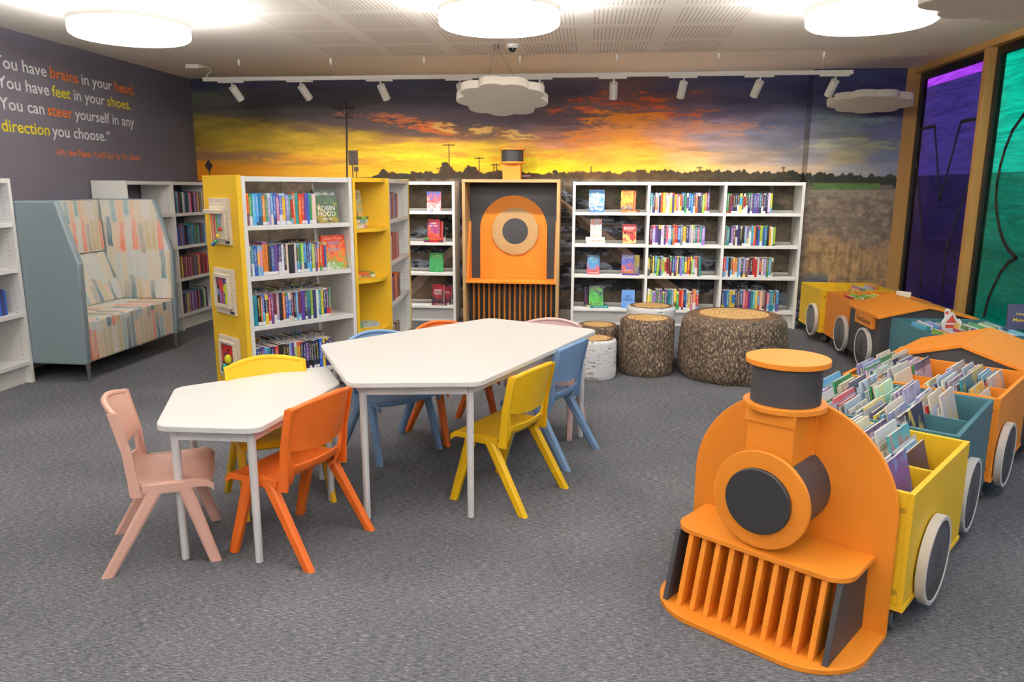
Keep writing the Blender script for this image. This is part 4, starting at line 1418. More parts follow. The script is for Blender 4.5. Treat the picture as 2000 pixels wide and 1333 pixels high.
# ---- activity boards on the yellow end panel (panel plane x = -.046 of the island bay; y runs to the back)
def board(label, y0, y1, z0, z1):
    t = thing('activity_board', label, 'activity board', (0, 0, 0))
    Mt = frame_of(ISL) @ Matrix.Translation((-.0465, (y0 + y1) / 2 - .03, z0))
    t.location, t.rotation_euler = Mt.to_translation(), Mt.to_euler()
    w, h = (y1 - y0) / 2 - .006, z1 - z0
    MB().box(-.0186, -.0181, -w + .012, -w + .07, .008, .026).build('maker_plate', mat('dark_plate', (50, 48, 46)), t)
    MB().box(-.018, 0, -w, w, 0, h).build('backboard', M_PLY, t, bevel=.002)
    return t, w, h
B1, w, h = board('plywood activity board with hanging beads, topmost on the yellow end panel', .115, .405, 1.066, 1.362)
MB().box(-.034, -.0185, -w + .035, w - .035, .035, h - .055).build('front_panel', M_PLY, B1, bevel=.002)
MB().box(-.066, -.0345, -w + .055, w - .012, h - .098, h - .072).build('bead_rail', M_PLY, B1, bevel=.002)
for i, (dy, ln, c1, c2) in enumerate(((.075, .085, 'bright blue', 'red'), (.035, .128, 'green', 'yellow'), (-.0, .168, 'red', 'green'), (-.04, .185, 'orange', 'blue'))):
    dy = -dy
    z1 = h - .098
    MB().tube([(-.052, dy - .008, z1), (-.052, dy - .004, z1 - ln * .6), (-.052, dy, z1 - ln)], .0022, 6).tube([(-.052, dy + .008, z1), (-.052, dy + .004, z1 - ln * .6), (-.052, dy, z1 - ln)], .0022, 6).build('string', mat('string_' + c1.replace(' ', '_'), PAL[c1]), B1)
    b = MB().lathe([(0, -.013)] + [(.013 * math.cos(a), .013 * math.sin(a)) for a in [math.radians(x) for x in range(-75, 76, 15)]] + [(0, .013)], 20)
    b.build('bead', mat('bead_' + c2, PAL[c2], .25), B1, smooth=60, loc=(-.052, dy, z1 - ln - .012))
B2, w, h = board('plywood board with a red, black and blue picture, middle of yellow end panel', .118, .405, .608, .908)
def picture_mat():
    m, nt, p = newmat('swirl_picture')
    tc = N(nt, 'ShaderNodeTexCoord')
    f = noise(nt, mapping(nt, tc.outputs['Object'], scale=(1, 14, 5)), 1.0, 1.5, .4, .6)
    c = ramp(nt, f, [(0, rgb((20, 30, 120))), (.40, rgb((90, 120, 190))), (.47, rgb((190, 30, 40))), (.54, rgb((16, 14, 20))), (.66, rgb((120, 150, 200)))], 'CONSTANT')
    nt.links.new(c, p.inputs['Base Color'])
    return m
fr = MB()
a, b_, c0, c1 = -w + .03, w - .03, .045, h - .035
for q in ((a, a + .022, c0, c1), (b_ - .022, b_, c0, c1), (a + .022, b_ - .022, c0, c0 + .022), (a + .022, b_ - .022, c1 - .022, c1)):
    fr.box(-.042, -.0185, q[0], q[1], q[2], q[3])
fr.build('frame', M_PLY, B2, bevel=.002)
MB().box(-.028, -.0186, a + .023, b_ - .023, c0 + .023, c1 - .023).build('picture', picture_mat(), B2)
yl = MB()
yl.prism(round_poly([(-.085, .07), (-.035, .07), (-.045, .14), (-.02, .16), (-.03, .2), (-.06, .205), (-.08, .17), (-.07, .13)], .02, 4), -.034, -.0285, axis='x')
yl.build('yellow_shape', mat('acid_yellow', (226, 236, 30)), B2)
B3, w, h = board('plywood board with a red maze plate, lowest on the yellow end panel', .115, .405, .160, .455)
fr = MB()
a, b_, c0, c1 = -w + .02, w - .035, .03, h - .03
for q in ((a, a + .016, c0, c1), (b_ - .016, b_, c0, c1), (a + .016, b_ - .016, c0, c0 + .016), (a + .016, b_ - .016, c1 - .016, c1)):
    fr.box(-.042, -.0185, q[0], q[1], q[2], q[3])
fr.build('frame', M_PLY, B3, bevel=.002)
# red plate with round holes: ring bosses on a leaning plate
pl = MB().prism(round_poly([(.085, .06), (.085, .235), (-.075, .235), (-.075, .19), (.03, .06)], .012, 3), -.030, -.0188, axis='x')
pl.build('maze_plate', mat('maze_red', (206, 36, 44), .35), B3, bevel=.002)
for (y, z, r) in ((.062, .215, .012), (-.02, .205, .016), (.02, .165, .022), (.06, .11, .011)):
    MB().cyl((-.0302, y, z), (-.0315, y, z), r, n=24).build('plate_hole', mat('maze_hole', (70, 10, 16)), B3)
for y, z, n_, c in ((-.055, .155, 'yellow_knob', (232, 226, 40)), (.0, .085, 'green_knob', (34, 156, 140))):
    MB().lathe([(.012, 0), (.03, .008), (.032, .022), (.022, .036), (0, .041)], 28).build(n_, mat(n_, c, .3), B3, smooth=60, loc=(-.0320, y, z), rot=(0, -math.pi / 2, 0))

# ---- books shown face on, lying or stacked
TXT_M = {}
def tmat(c):
    n = 'cover_lettering_%d_%d_%d' % c
    return mat(n, c, .5, .85)
def art_mat(name, cols, scale=(6, 6)):
    m, nt, p = newmat(name)
    tc = N(nt, 'ShaderNodeTexCoord')
    s = N(nt, 'ShaderNodeSeparateXYZ')
    nt.links.new(tc.outputs['Object'], s.inputs[0])
    oi = sum(ord(ch) for ch in name) * .37
    f = noise(nt, mapping(nt, tc.outputs['Object'], scale=(scale[0], 1, scale[1]), loc=(oi, 0, oi)), 3.0, 3.0, .6, .8)
    f = math_node(nt, 'ADD', math_node(nt, 'MULTIPLY', f, .8), math_node(nt, 'MULTIPLY', s.outputs['Z'], 1.6))
    n = len(cols)
    c = ramp(nt, f, [(.30 + .42 * i / max(1, n - 1), rgb(q)) for i, q in enumerate(cols)])
    nt.links.new(c, p.inputs['Base Color'])
    p.inputs['Roughness'].default_value = .35
    return m
def face_book(frame, pos, w, h, th, cols, lines, label, group=None, yaw=0.0, back=.12, spine=None, name='displayed_book'):
    """book standing with its front towards -y (local), leaning back a little"""
    t = thing(name, label, 'book', (0, 0, 0), 0, group)
    L = frame @ Matrix.Translation(pos) @ Matrix.Rotation(yaw, 4, 'Z') @ Matrix.Rotation(-back, 4, 'X')
    t.location, t.rotation_euler = L.to_translation(), L.to_euler()
    key = label.replace(' ', '_')[:40]
    am = art_mat('cover_art_' + key, cols)
    MB().box(-w / 2, w / 2, 0, .002, 0, h).box(-w / 2, w / 2, th - .002, th, 0, h).box(-w / 2, -w / 2 + .002, .002, th - .002, 0, h).build('cover', am, t)
    MB().box(-w / 2 + .0021, w / 2 - .003, .0021, th - .0021, .002, h - .003).build('page_block', M_PAGES, t)
    for s, zz, hh, ww, c in lines:
        text_obj('cover_title', s, tmat(c), t, height=hh, width=ww, align='CENTER', loc=(0, -.0004, zz), rot=(math.pi / 2, 0, 0))
    return t
def flat_book(frame, pos, w, dep, th, colname, label, group=None, yaw=0.0, name='stacked_book'):
    return add_book(frame, pos, th, dep, w, colname, label, group, name=name, yaw=yaw, flat=True)
def lying(frame, x, y, z, length, dep, th, colname, label, group=None, yaw=0.0, name='stacked_book'):
    """book lying flat, spine towards the front, centred on x"""
    o = bpy.data.objects.new(name, BOOK_ME)
    COL.objects.link(o)
    L = frame @ Matrix.Translation((x, y, z)) @ Matrix.Rotation(yaw, 4, 'Z') @ Matrix.Translation((-length / 2, 0, th / 2)) @ Matrix.Rotation(math.radians(90), 4, 'Y')
    o.location, o.rotation_euler = L.to_translation(), L.to_euler()
    o.scale = (th, dep, length)
    o.color = rgb(PAL[colname], .85)
    return tag(o, label, 'book', group)
WHT, NVY, BLK, YEL = (238, 238, 236), (24, 30, 60), (20, 20, 22), (240, 210, 60)
fw, fl, fi = frame_of(WALLU), frame_of(LEFTU), frame_of(ISL)
GB = 'books shown face on in the wall bookcases'
face_book(fw, (.235, .07, 1.189), .160, .232, .024, [(30, 60, 110), (70, 130, 200), (190, 214, 236), (70, 140, 206)], [('STORM', .065, .024, .10, WHT), ('SEA HAWK', .02, .030, .14, WHT)], 'blue and white book titled Storm Sea Hawk, top shelf, left bay of the wall bookcase', GB)
lying(fw, .585, .03, 1.188, .19, .13, .022, 'orange', 'orange book lying flat under the Cobweb book, top shelf of the wall bookcase', GB)
face_book(fw, (.545, .05, 1.2115), .125, .205, .03, [(40, 34, 40), (120, 70, 40), (246, 196, 70), (214, 120, 50)], [('COBWEB', .018, .024, .095, (170, 180, 180))], 'brown and yellow book titled Cobweb, standing on a flat book on the top shelf', GB, yaw=-.12)
face_book(fw, (.575, .085, 1.2115), .125, .203, .026, [(200, 90, 50), (226, 120, 60)], [], 'second orange copy just behind the Cobweb book on the top shelf', GB, yaw=-.12)
for i in range(3):
    lying(fw, .235 - .004 * i, .03 + .004 * i, .8595 + .0225 * i, .20, .13, .022, ['white', 'cream', 'white'][i], 'pale red-edged book lying flat, %s of three under the pink book' % ['lowest', 'middle', 'topmost'][i], GB)
face_book(fw, (.235, .06, .928), .118, .190, .03, [(232, 170, 160), (240, 196, 186), (196, 206, 216), (226, 150, 140)], [('WHITE', .125, .018, .08, (150, 120, 130))], 'pink and white book standing on a stack of three, second shelf, left bay', GB)
face_book(fw, (.585, .07, .860), .140, .205, .024, [(200, 40, 46), (240, 200, 120), (206, 44, 50), (210, 60, 56)], [('BUNNY', .150, .032, .11, WHT), ('MONKEY', .105, .032, .11, BLK), ('JAMIE SMART', .008, .010, .08, WHT)], 'red comic book titled Bunny Monkey, second shelf, left bay of the wall bookcase', GB)
face_book(fw, (.215, .05, .536), .132, .205, .024, [(24, 60, 90), (200, 70, 60), (60, 140, 200), (30, 70, 100)], [('SMALL', .155, .028, .10, (140, 200, 220)), ('TIME', .125, .026, .075, (120, 190, 216)), ('DAVID BADDIEL', .012, .013, .11, WHT)], 'dark blue book titled Small Time, third shelf, left bay', GB)
lying(fw, .595, .02, .5355, .21, .14, .02, 'purple', 'purple book lying flat under the Dog Man book, third shelf', GB, yaw=-.1)
face_book(fw, (.575, .05, .557), .130, .195, .022, [(90, 130, 60), (190, 80, 40), (40, 80, 170), (60, 40, 110)], [('DOG MAN', .155, .030, .10, WHT), ('DAV PILKEY', .022, .016, .075, WHT)], 'purple, blue and green comic titled Dog Man, third shelf, left bay', GB, yaw=-.06)
face_book(fw, (.64, .09, .557), .120, .185, .02, [(40, 60, 120), (200, 180, 60)], [], 'second copy half hidden behind the Dog Man comic', GB, yaw=-.06)
lying(fw, .275, .02, .1795, .225, .15, .024, 'teal', 'teal hardback lying flat under the Percy Jackson book, bottom shelf', GB, yaw=.12)
face_book(fw, (.255, .05, .2045), .150, .215, .03, [(70, 50, 40), (90, 190, 70), (60, 140, 70), (50, 40, 76)], [('PERCY', .182, .020, .08, (150, 170, 110)), ('JACKSON', .158, .022, .11, (170, 190, 120)), ('RICK RIORDAN', .012, .012, .12, (120, 110, 120))], 'dark green book titled Percy Jackson, bottom shelf, left bay', GB, yaw=.08)
face_book(fw, (.195, .10, .2045), .13, .195, .03, [(60, 40, 30), (70, 40, 70), (40, 30, 56)], [], 'dark copy half hidden behind the Percy Jackson book', GB, yaw=.3)
face_book(fw, (.59, .04, .180), .138, .198, .018, [(80, 130, 200), (100, 150, 214), (90, 140, 206)], [('SKY', .115, .026, .06, (40, 60, 120)), ('CHILDREN', .08, .028, .11, (40, 60, 130))], 'pale blue book titled Sky Children, bottom shelf, left bay', GB, yaw=-.1)
# left one-bay unit
face_book(fl, (.545, .06, 1.189), .150, .208, .022, [(60, 70, 130), (220, 200, 200), (200, 70, 60), (70, 90, 170)], [], 'blue book with a red and white picture, top shelf of the narrow wall bookcase', GB)
for i in range(2):
    lying(fl, .545, .02, .8595 + .0245 * i, .215, .14, .024, 'red', 'red book lying flat, %s of the two under the Lost book' % ['lower', 'upper'][i], GB)
face_book(fl, (.535, .05, .908), .125, .195, .03, [(190, 50, 60), (210, 90, 70), (120, 60, 130), (200, 40, 50)], [('LAND', .145, .022, .07, WHT), ('LOST THING', .118, .016, .09, WHT)], 'red and purple book standing on two flat red books in the narrow wall bookcase', GB, yaw=-.1)
face_book(fl, (.565, .09, .908), .13, .175, .026, [(170, 40, 50), (200, 60, 60)], [], 'red copy tucked behind the red and purple book', GB, yaw=-.1)
face_book(fl, (.56, .06, .536), .150, .208, .024, [(36, 110, 60), (60, 150, 90), (40, 120, 66)], [('SWIFTS', .160, .024, .10, (210, 220, 120))], 'green book titled Swifts in the narrow wall bookcase', GB)
lying(fl, .585, .015, .1795, .20, .135, .024, 'maroon', 'maroon book lying flat on the bottom shelf of the narrow wall bookcase', GB, yaw=-.12)
face_book(fl, (.575, .05, .2045), .130, .200, .034, [(60, 50, 60), (40, 40, 46), (150, 40, 50), (140, 30, 44)], [('SUPER', .12, .026, .08, WHT), ('SLEUTH', .088, .026, .08, WHT)], 'maroon and black book in front on the bottom shelf of the narrow wall bookcase', GB, yaw=-.14)
face_book(fl, (.655, .09, .180), .130, .200, .034, [(60, 50, 60), (40, 40, 46), (150, 40, 50), (140, 30, 44)], [('SUPER', .12, .026, .08, WHT)], 'second maroon and black copy behind, bottom shelf of the narrow wall bookcase', GB, yaw=-.14)
# freestanding bay
GI = 'books shown face on in the freestanding bookcase'
face_book(fi, (.622, .045, 1.192), .182, .224, .028, [(26, 42, 30), (150, 130, 44), (36, 76, 38), (22, 34, 28)], [('BEN MILLER', .188, .019, .155, WHT), ('ROBIN', .084, .034, .135, WHT), ('HOOD', .044, .036, .135, WHT), ('AGED 10\u00be', .018, .016, .08, WHT)], 'dark green hardback titled Robin Hood, face on at the top of the freestanding bookcase', GI, yaw=.0)
face_book(fi, (.672, .045, .867), .188, .238, .026, [(226, 226, 220), (110, 160, 70), (232, 130, 60), (214, 70, 46)], [("DERMOT O'LEARY", .208, .012, .15, (240, 190, 160)), ('WINGS', .172, .025, .10, (120, 180, 214)), ('OF', .157, .010, .022, WHT), ('GLORY', .124, .027, .10, (120, 180, 214))], 'orange and red book titled Wings of Glory, second shelf of the freestanding bookcase', GI, yaw=.0)
# yellow wedge
fwz = Matrix.Translation(WEDGE.location) @ Matrix.Rotation(math.radians(72), 4, 'Z')
q1 = Matrix.Rotation(math.radians(-72), 4, 'Z') @ (P1 - ctr)
GW = 'books in the yellow corner bookcase'
bx, by = q1.x + .165, q1.y + .06
for i, c in enumerate(['white', 'cream', 'teal', 'lime green']):
    lying(fwz, bx, by - .005 * i, 1.1405 + .021 * i, .17, .12, .0205, c, '%s paperback lying flat, %s in the stack on the top yellow shelf' % (c, ['lowest', 'second', 'third', 'topmost'][i]), GW)
face_book(fwz, (bx + .015, by + .03, 1.2255), .125, .190, .02, [(150, 110, 90), (220, 170, 90), (150, 180, 140), (206, 190, 150)], [('OUS', .150, .018, .06, (190, 60, 40)), ('FIVE', .125, .018, .06, (190, 60, 40))], 'beige book with red title standing on the stack in the yellow corner bookcase', GW, yaw=-.05)
lying(fwz, bx + .06, by + .03, .7725, .20, .13, .018, 'brown', 'brown paperback lying open-side out on the middle yellow shelf', GW, yaw=-.45)
lying(fwz, bx + .055, by + .025, .7908, .20, .13, .016, 'orange', 'orange paperback lying on the brown one on the middle yellow shelf', GW, yaw=-.35)
lying(fwz, bx + .075, by + .02, .3905, .20, .14, .03, 'pale blue', 'thick pale blue paperback lying on the lowest visible yellow shelf', GW, yaw=-.5)
face_book(frame_of(NEARU), (1.375, .12, 1.176), .13, .19, .022, [(40, 80, 150), (60, 130, 200), (30, 60, 120)], [('TUNNEL', .02, .022, .11, WHT)], 'blue book with white lettering on the top shelf of the bookcase at the left edge', GB)
# ------------------------------------------------------------------ high-backed sofa
def brush_fabric():
    m, nt, p = newmat('brush_stroke_fabric')
    uv = N(nt, 'ShaderNodeUVMap')
    v = uv.outputs[0]
    wob = noise(nt, mapping(nt, v, scale=(3, 2, 1)), 2.0, 3.0, .6)
    s = N(nt, 'ShaderNodeSeparateXYZ')
    nt.links.new(v, s.inputs[0])
    u = math_node(nt, 'ADD', s.outputs['X'], math_node(nt, 'MULTIPLY', math_node(nt, 'SUBTRACT', wob, .5), .06))
    cx = math_node(nt, 'MULTIPLY', u, 1 / .060)
    ci = math_node(nt, 'FLOOR', cx)
    cf = math_node(nt, 'FRACT', cx)
    wn = N(nt, 'ShaderNodeTexWhiteNoise', noise_dimensions='1D')
    nt.links.new(ci, wn.inputs['W'])
    z = math_node(nt, 'ADD', math_node(nt, 'MULTIPLY', s.outputs['Y'], 1 / .26), math_node(nt, 'MULTIPLY', wn.outputs['Value'], .28))
    z = math_node(nt, 'ADD', z, math_node(nt, 'MULTIPLY', math_node(nt, 'SUBTRACT', noise(nt, mapping(nt, v, scale=(70, 6, 1)), 1.0, 3.0), .5), .34))
    zi = math_node(nt, 'FLOOR', z)
    zf = math_node(nt, 'FRACT', z)
    cmb = N(nt, 'ShaderNodeCombineXYZ')
    nt.links.new(ci, cmb.inputs[0])
    nt.links.new(zi, cmb.inputs[1])
    w2 = N(nt, 'ShaderNodeTexWhiteNoise', noise_dimensions='2D')
    nt.links.new(cmb.outputs[0], w2.inputs['Vector'])
    K = .92
    c = ramp(nt, w2.outputs['Value'], [(0, rgb((232, 228, 220), K)), (.14, rgb((236, 196, 160), K)), (.27, rgb((38, 104, 128), K)), (.38, rgb((226, 214, 188), K)), (.47, rgb((150, 186, 192), K)),
              (.56, rgb((208, 186, 134), K)), (.66, rgb((236, 122, 78), K)), (.77, rgb((214, 222, 224), K)), (.88, rgb((172, 160, 148), K)), (.94, rgb((232, 210, 184), K))], 'CONSTANT')
    # streaks along the stroke and pale gaps
    stk = noise(nt, mapping(nt, v, scale=(150, 5, 1)), 1.0, 3.0, .6)
    pale = rgb((232, 230, 222), K)
    c = mix_col(nt, math_node(nt, 'MULTIPLY', N_rgb2bw(nt, ramp(nt, stk, [(.44, (0, 0, 0, 1)), (.66, (1, 1, 1, 1))])), .72), c, pale)
    wash = math_node(nt, 'MULTIPLY', zf, .30)
    c = mix_col(nt, wash, c, pale)
    edge = math_node(nt, 'ABSOLUTE', math_node(nt, 'SUBTRACT', cf, .5))
    e2 = N_rgb2bw(nt, ramp(nt, edge, [(.28, (0, 0, 0, 1)), (.5, (1, 1, 1, 1))]))
    c = mix_col(nt, math_node(nt, 'MULTIPLY', e2, .75), c, pale)
    nt.links.new(c, p.inputs['Base Color'])
    p.inputs['Roughness'].default_value = .9
    return m
M_BRUSH = brush_fabric()
M_VINYL = mat('grey_blue_vinyl', (136, 152, 160), .45, .82, bump=.05, bscale=500)
def uv_by(o, fn):
    me = o.data
    l = me.uv_layers.new(name='UVMap')
    for poly in me.polygons:
        for li in poly.loop_indices:
            l.data[li].uv = fn(me.vertices[me.loops[li].vertex_index].co, poly.normal)
    return o
SY0, SY1 = 5.088, 6.392
SOFA = thing('sofa', 'high-backed two-seat sofa with grey-blue sides and brush-stroke patterned fabric', 'sofa', (-4.0, (SY0 + SY1) / 2, 0))
hl = (SY1 - SY0) / 2
XO = -4.0
prof = [(-4.37, .135), (-3.665, .135), (-3.645, .88), (-3.775, 1.33), (-4.37, 1.33)]
prof = [(x - XO, z) for x, z in prof]
for a, b in ((-hl, -hl + .062), (hl - .062, hl)):
    MB().prism(round_poly(prof, .02, 4), a, b, 'y').build('side_wing', M_VINYL, SOFA, bevel=.012, seg=3, smooth=40)
MB().box(-.37, -.30, -hl + .063, hl - .063, .14, 1.325).build('back_shell', M_VINYL, SOFA, bevel=.008)
f_uv = lambda co, n: (co.y if abs(n.y) < .6 else co.x + .3, (co.z + .11) if abs(n.z) < .7 else co.x * .9 + .95)
uv_by(MB().box(-.20, .325, -hl + .064, hl - .064, .138, .455).build('seat_cushion', M_BRUSH, SOFA, bevel=.02, seg=3, smooth=40), f_uv)
low = [(-.298, .457), (-.115, .457), (-.255, .868), (-.298, .872)]
uv_by(MB().prism(low, -hl + .066, hl - .066, 'y').build('lower_back_cushion', M_BRUSH, SOFA, bevel=.016, seg=3, smooth=40), f_uv)
upc = [(-.298, .876), (-.262, .876), (-.275, 1.318), (-.298, 1.322)]
uv_by(MB().prism(upc, -hl + .066, hl - .066, 'y').build('upper_back_cushion', M_BRUSH, SOFA, bevel=.010, seg=3, smooth=40), f_uv)
inner = [(-.254, .457), (.325, .457), (.338, .88), (.212, 1.322), (-.272, 1.322), (-.25, .88)]
for a, b in ((-hl + .0625, -hl + .0655), (hl - .0655, hl - .0625)):
    uv_by(MB().prism(inner, a, b, 'y').build('wing_lining', M_BRUSH, SOFA), f_uv)
for x in (-.30, .315):
    for y in (-hl + .04, hl - .05):
        MB().cyl((x, y, 0), (x, y, .136), .008, .018, 16).build('leg', M_STEEL, SOFA, smooth=40)

# ------------------------------------------------------------------ oak panel with a train face on the far wall
PX, PYF, PYB = -.8035, 7.90, 8.28
P = thing('train_play_panel', 'tall oak box on the far wall with an orange train face, ledge and slats', 'play panel', (PX, PYB, 0))
D = PYF - PYB
MB().box(-.51, -.478, D, 0, 0, 1.49).build('side_board', M_OAK, P, bevel=.002)
MB().box(.478, .51, D, 0, 0, 1.49).build('side_board', M_OAK, P, bevel=.002)
MB().box(-.51, .51, D - .001, 0, 1.4905, 1.522).build('top_board', M_OAK, P, bevel=.002)
yb = -.045
MB().box(-.4775, .4775, yb, yb + .018, 0, 1.49).build('back_board', M_DARK, P)
zc = .99
archp = [(-.366, .46), (.366, .46)] + arc(0, zc, .366, 0, 180, 36)
MB().prism(archp, yb - .0185, yb - .0005, 'y').build('arched_plate', M_ORANGE, P, bevel=.0015)
MB().ring(.252, .14, yb - .037, yb - .019, 'y', (.02, .975), 64).build('oak_ring', M_OAK, P, smooth=40)
MB().cyl((.02, yb - .019, .975), (.02, yb - .034, .975), .1395, n=64).build('dark_disc', M_DARK, P, smooth=40)
MB().box(-.477, .477, D + .004, yb - .019, .438, .46).build('ledge', M_ORANGE, P, bevel=.002)
for s in (-1, 1):
    tri = [(D + .03, .4605), (yb - .02, .4605), (yb - .02, 1.08), (yb - .07, 1.08)]
    MB().prism(tri, s * .468 - .009, s * .468 + .009, 'x').build('sloped_fin', M_ORANGE, P, bevel=.0015)
MB().box(-.477, .477, -.13, -.118, 0, .4375).build('lower_board', M_DARKSIDE, P)
for i in range(16):
    x = -.424 + .848 * i / 15
    MB().box(x - .010, x + .010, -.175, -.1305, .01, .437).build('slat', M_ORANGE, P, bevel=.001, seg=1)
MB().box(-.10, .085, -.24, -.06, 1.5225, 1.685).build('chimney_post', M_ORANGE, P, bevel=.002)
cxx, cyy = -.005, -.15
MB().cyl((cxx, cyy, 1.6855), (cxx, cyy, 1.7045), .137, n=56).build('chimney_collar', M_ORANGE, P, bevel=.002, smooth=40)
MB().cyl((cxx, cyy, 1.705), (cxx, cyy, 1.823), .116, n=56).build('chimney_drum', M_DARK, P, smooth=40)
MB().cyl((cxx, cyy, 1.8235), (cxx, cyy, 1.843), .137, n=56).build('chimney_cap', M_ORANGE, P, bevel=.002, smooth=40)
# ------------------------------------------------------------------ book trains
ANG = math.radians(52.75)
AX = Vector((math.cos(ANG), math.sin(ANG), 0))     # along the train
WX_ = Vector((math.sin(ANG), -math.cos(ANG), 0))   # to its right as we see it
RZ = ANG - math.pi / 2
def st(s, t): 
    v = AX * s + WX_ * t
    return (v.x, v.y, 0)
T0, S0 = -.9625, 2.25
E = thing('train_engine', 'orange wooden train engine front with chimney, round face and cowcatcher slats', 'play train engine', st(S0, T0), RZ)
ps = 2.4276 - S0
hw, cz = .3525, .40
MB().prism([(-hw, 0), (hw, 0)] + arc(0, cz, hw, 0, 180, 48), ps, ps + .018, 'y').build('arched_plate', M_ORANGE, E, bevel=.002)
fs, rr = 2.067 - S0, .20
base = [(hw, ps - .0005), (-hw, ps - .0005)] + [(-hw + rr + rr * math.cos(math.radians(a)), fs + rr + rr * math.sin(math.radians(a))) for a in range(180, 271, 6)] + [(hw - rr + rr * math.cos(math.radians(a)), fs + rr + rr * math.sin(math.radians(a))) for a in range(270, 361, 6)]
MB().prism(base, 0, .018, 'z').build('base_board', M_ORANGE, E, bevel=.002)
sf, sr, sw = 2.186 - S0, .075, .300
shelf = [(sw, ps - .0005), (-sw, ps - .0005)] + [(-sw + sr + sr * math.cos(math.radians(a)), sf + sr + sr * math.sin(math.radians(a))) for a in range(180, 271, 10)] + [(sw - sr + sr * math.cos(math.radians(a)), sf + sr + sr * math.sin(math.radians(a))) for a in range(270, 361, 10)]
MB().prism(shelf, .260, .278, 'z').build('ledge', M_ORANGE, E, bevel=.002)
fin = lambda back: [(2.127 - S0, .0185), (back, .0185), (back, .2595), (2.196 - S0, .2595)]
for x0 in (-1.253, -.699):
    MB().prism(fin(ps - .001), x0 - T0, x0 - T0 + .018, 'x').build('cowcatcher_side', M_DARK, E, bevel=.0015)
for i in range(10):
    x0 = -1.2 + .0507 * i - T0
    MB().prism(fin(2.245 - S0), x0, x0 + .018, 'x').build('cowcatcher_slat', M_ORANGE, E, bevel=.0015)
zr = .449
MB().cyl((0, 2.2 + .018 - S0, zr), (0, ps - .0005, zr), .142, n=72).build('boiler_drum', M_DARK, E, smooth=40)
MB().cyl((0, 2.2 - S0, zr), (0, 2.2 + .0175 - S0, zr), .1625, n=72).build('round_face', M_ORANGE, E, bevel=.002, smooth=40)
MB().cyl((0, 2.182 - S0, zr), (0, 2.1995 - S0, zr), .1085, n=72).build('dark_disc', M_DARKSIDE, E, bevel=.003, smooth=40)
pst = MB().box(-.078, .078, 2.245 - S0, ps - .018, zr + .115, .733)
pst.build('chimney_post', M_ORANGE, E, bevel=.0015)
MB().box(-.084, .084, 2.238 - S0, 2.2445 - S0, .694, .733).build('chimney_batten', M_ORANGE, E, bevel=.001)
MB().box(-.082, .082, ps - .0175, ps - .0005, zr + .10, .733).build('chimney_batten', M_ORANGE, E, bevel=.001)
cy = 2.345 - S0
MB().cyl((0, cy, .7335), (0, cy, .7525), .131, n=72).build('chimney_collar', M_ORANGE, E, bevel=.002, smooth=40)
MB().cyl((0, cy, .753), (0, cy, .878), .110, n=72).build('chimney_drum', M_DARK, E, smooth=40)
MB().cyl((0, cy, .8785), (0, cy, .897), .131, n=72).build('chimney_cap', M_ORANGE, E, bevel=.002, smooth=40)
for i, x in enumerate((-.24, .24)):
    MB().box(x - .02, x + .02, ps + .0185, ps + .022, .05, .45).build('rear_batten', M_ORANGE, E)

# wheels with a printed spoke picture
def spoke_mat():
    m, nt, p = newmat('spoked_wheel_print')
    tc = N(nt, 'ShaderNodeTexCoord')
    s = N(nt, 'ShaderNodeSeparateXYZ')
    nt.links.new(tc.outputs['Object'], s.inputs[0])
    y, z = s.outputs['Y'], s.outputs['Z']
    r = math_node(nt, 'SQRT', math_node(nt, 'ADD', math_node(nt, 'MULTIPLY', y, y), math_node(nt, 'MULTIPLY', z, z)))
    a = math_node(nt, 'ARCTAN2', y, z)
    fa = math_node(nt, 'ABSOLUTE', math_node(nt, 'SUBTRACT', math_node(nt, 'FRACT', math_node(nt, 'ADD', math_node(nt, 'MULTIPLY', a, 14 / (2 * math.pi)), .5)), .5))
    spk = math_node(nt, 'LESS_THAN', math_node(nt, 'MULTIPLY', fa, r), .0085)
    hub = math_node(nt, 'LESS_THAN', r, .030)
    rim = math_node(nt, 'GREATER_THAN', r, .118)
    wt = math_node(nt, 'MULTIPLY', math_node(nt, 'LESS_THAN', z, -.062), 1)
    bar = math_node(nt, 'MULTIPLY', math_node(nt, 'LESS_THAN', math_node(nt, 'ABSOLUTE', y), .012), math_node(nt, 'MULTIPLY', math_node(nt, 'GREATER_THAN', z, 0), math_node(nt, 'LESS_THAN', z, .07)))
    dk = spk
    for q in (hub, rim, wt, bar):
        dk = math_node(nt, 'MAXIMUM', dk, q)
    c = mix_col(nt, dk, rgb((96, 96, 98)), rgb((46, 46, 48)))
    hole = math_node(nt, 'LESS_THAN', r, .008)
    c = mix_col(nt, hole, c, rgb((110, 110, 112)))
    l = math_node(nt, 'LESS_THAN', math_node(nt, 'ABSOLUTE', math_node(nt, 'SUBTRACT', r, .122)), .0018)
    c = mix_col(nt, l, c, rgb((84, 84, 86)))
    nt.links.new(c, p.inputs['Base Color'])
    p.inputs['Roughness'].default_value = .3
    return m
M_SPOKE = spoke_mat()
M_RIM = mat('pale_wheel_rim', (222, 216, 208), .5, .85)
def wheel(parent, side, xface, y, z=.20, r=.155):
    x0, x1 = (xface, xface + .032 * side)
    w = MB().ring(r, .138, min(0, .032 * side), max(0, .032 * side), 'x', n=72).build('wheel', M_RIM, parent, bevel=.003, smooth=40, loc=(x0, y, z))
    MB().cyl((0.004 * side, 0, 0), (.030 * side, 0, 0), .1375, n=64).build('spoke_disc', M_SPOKE, w, smooth=40)
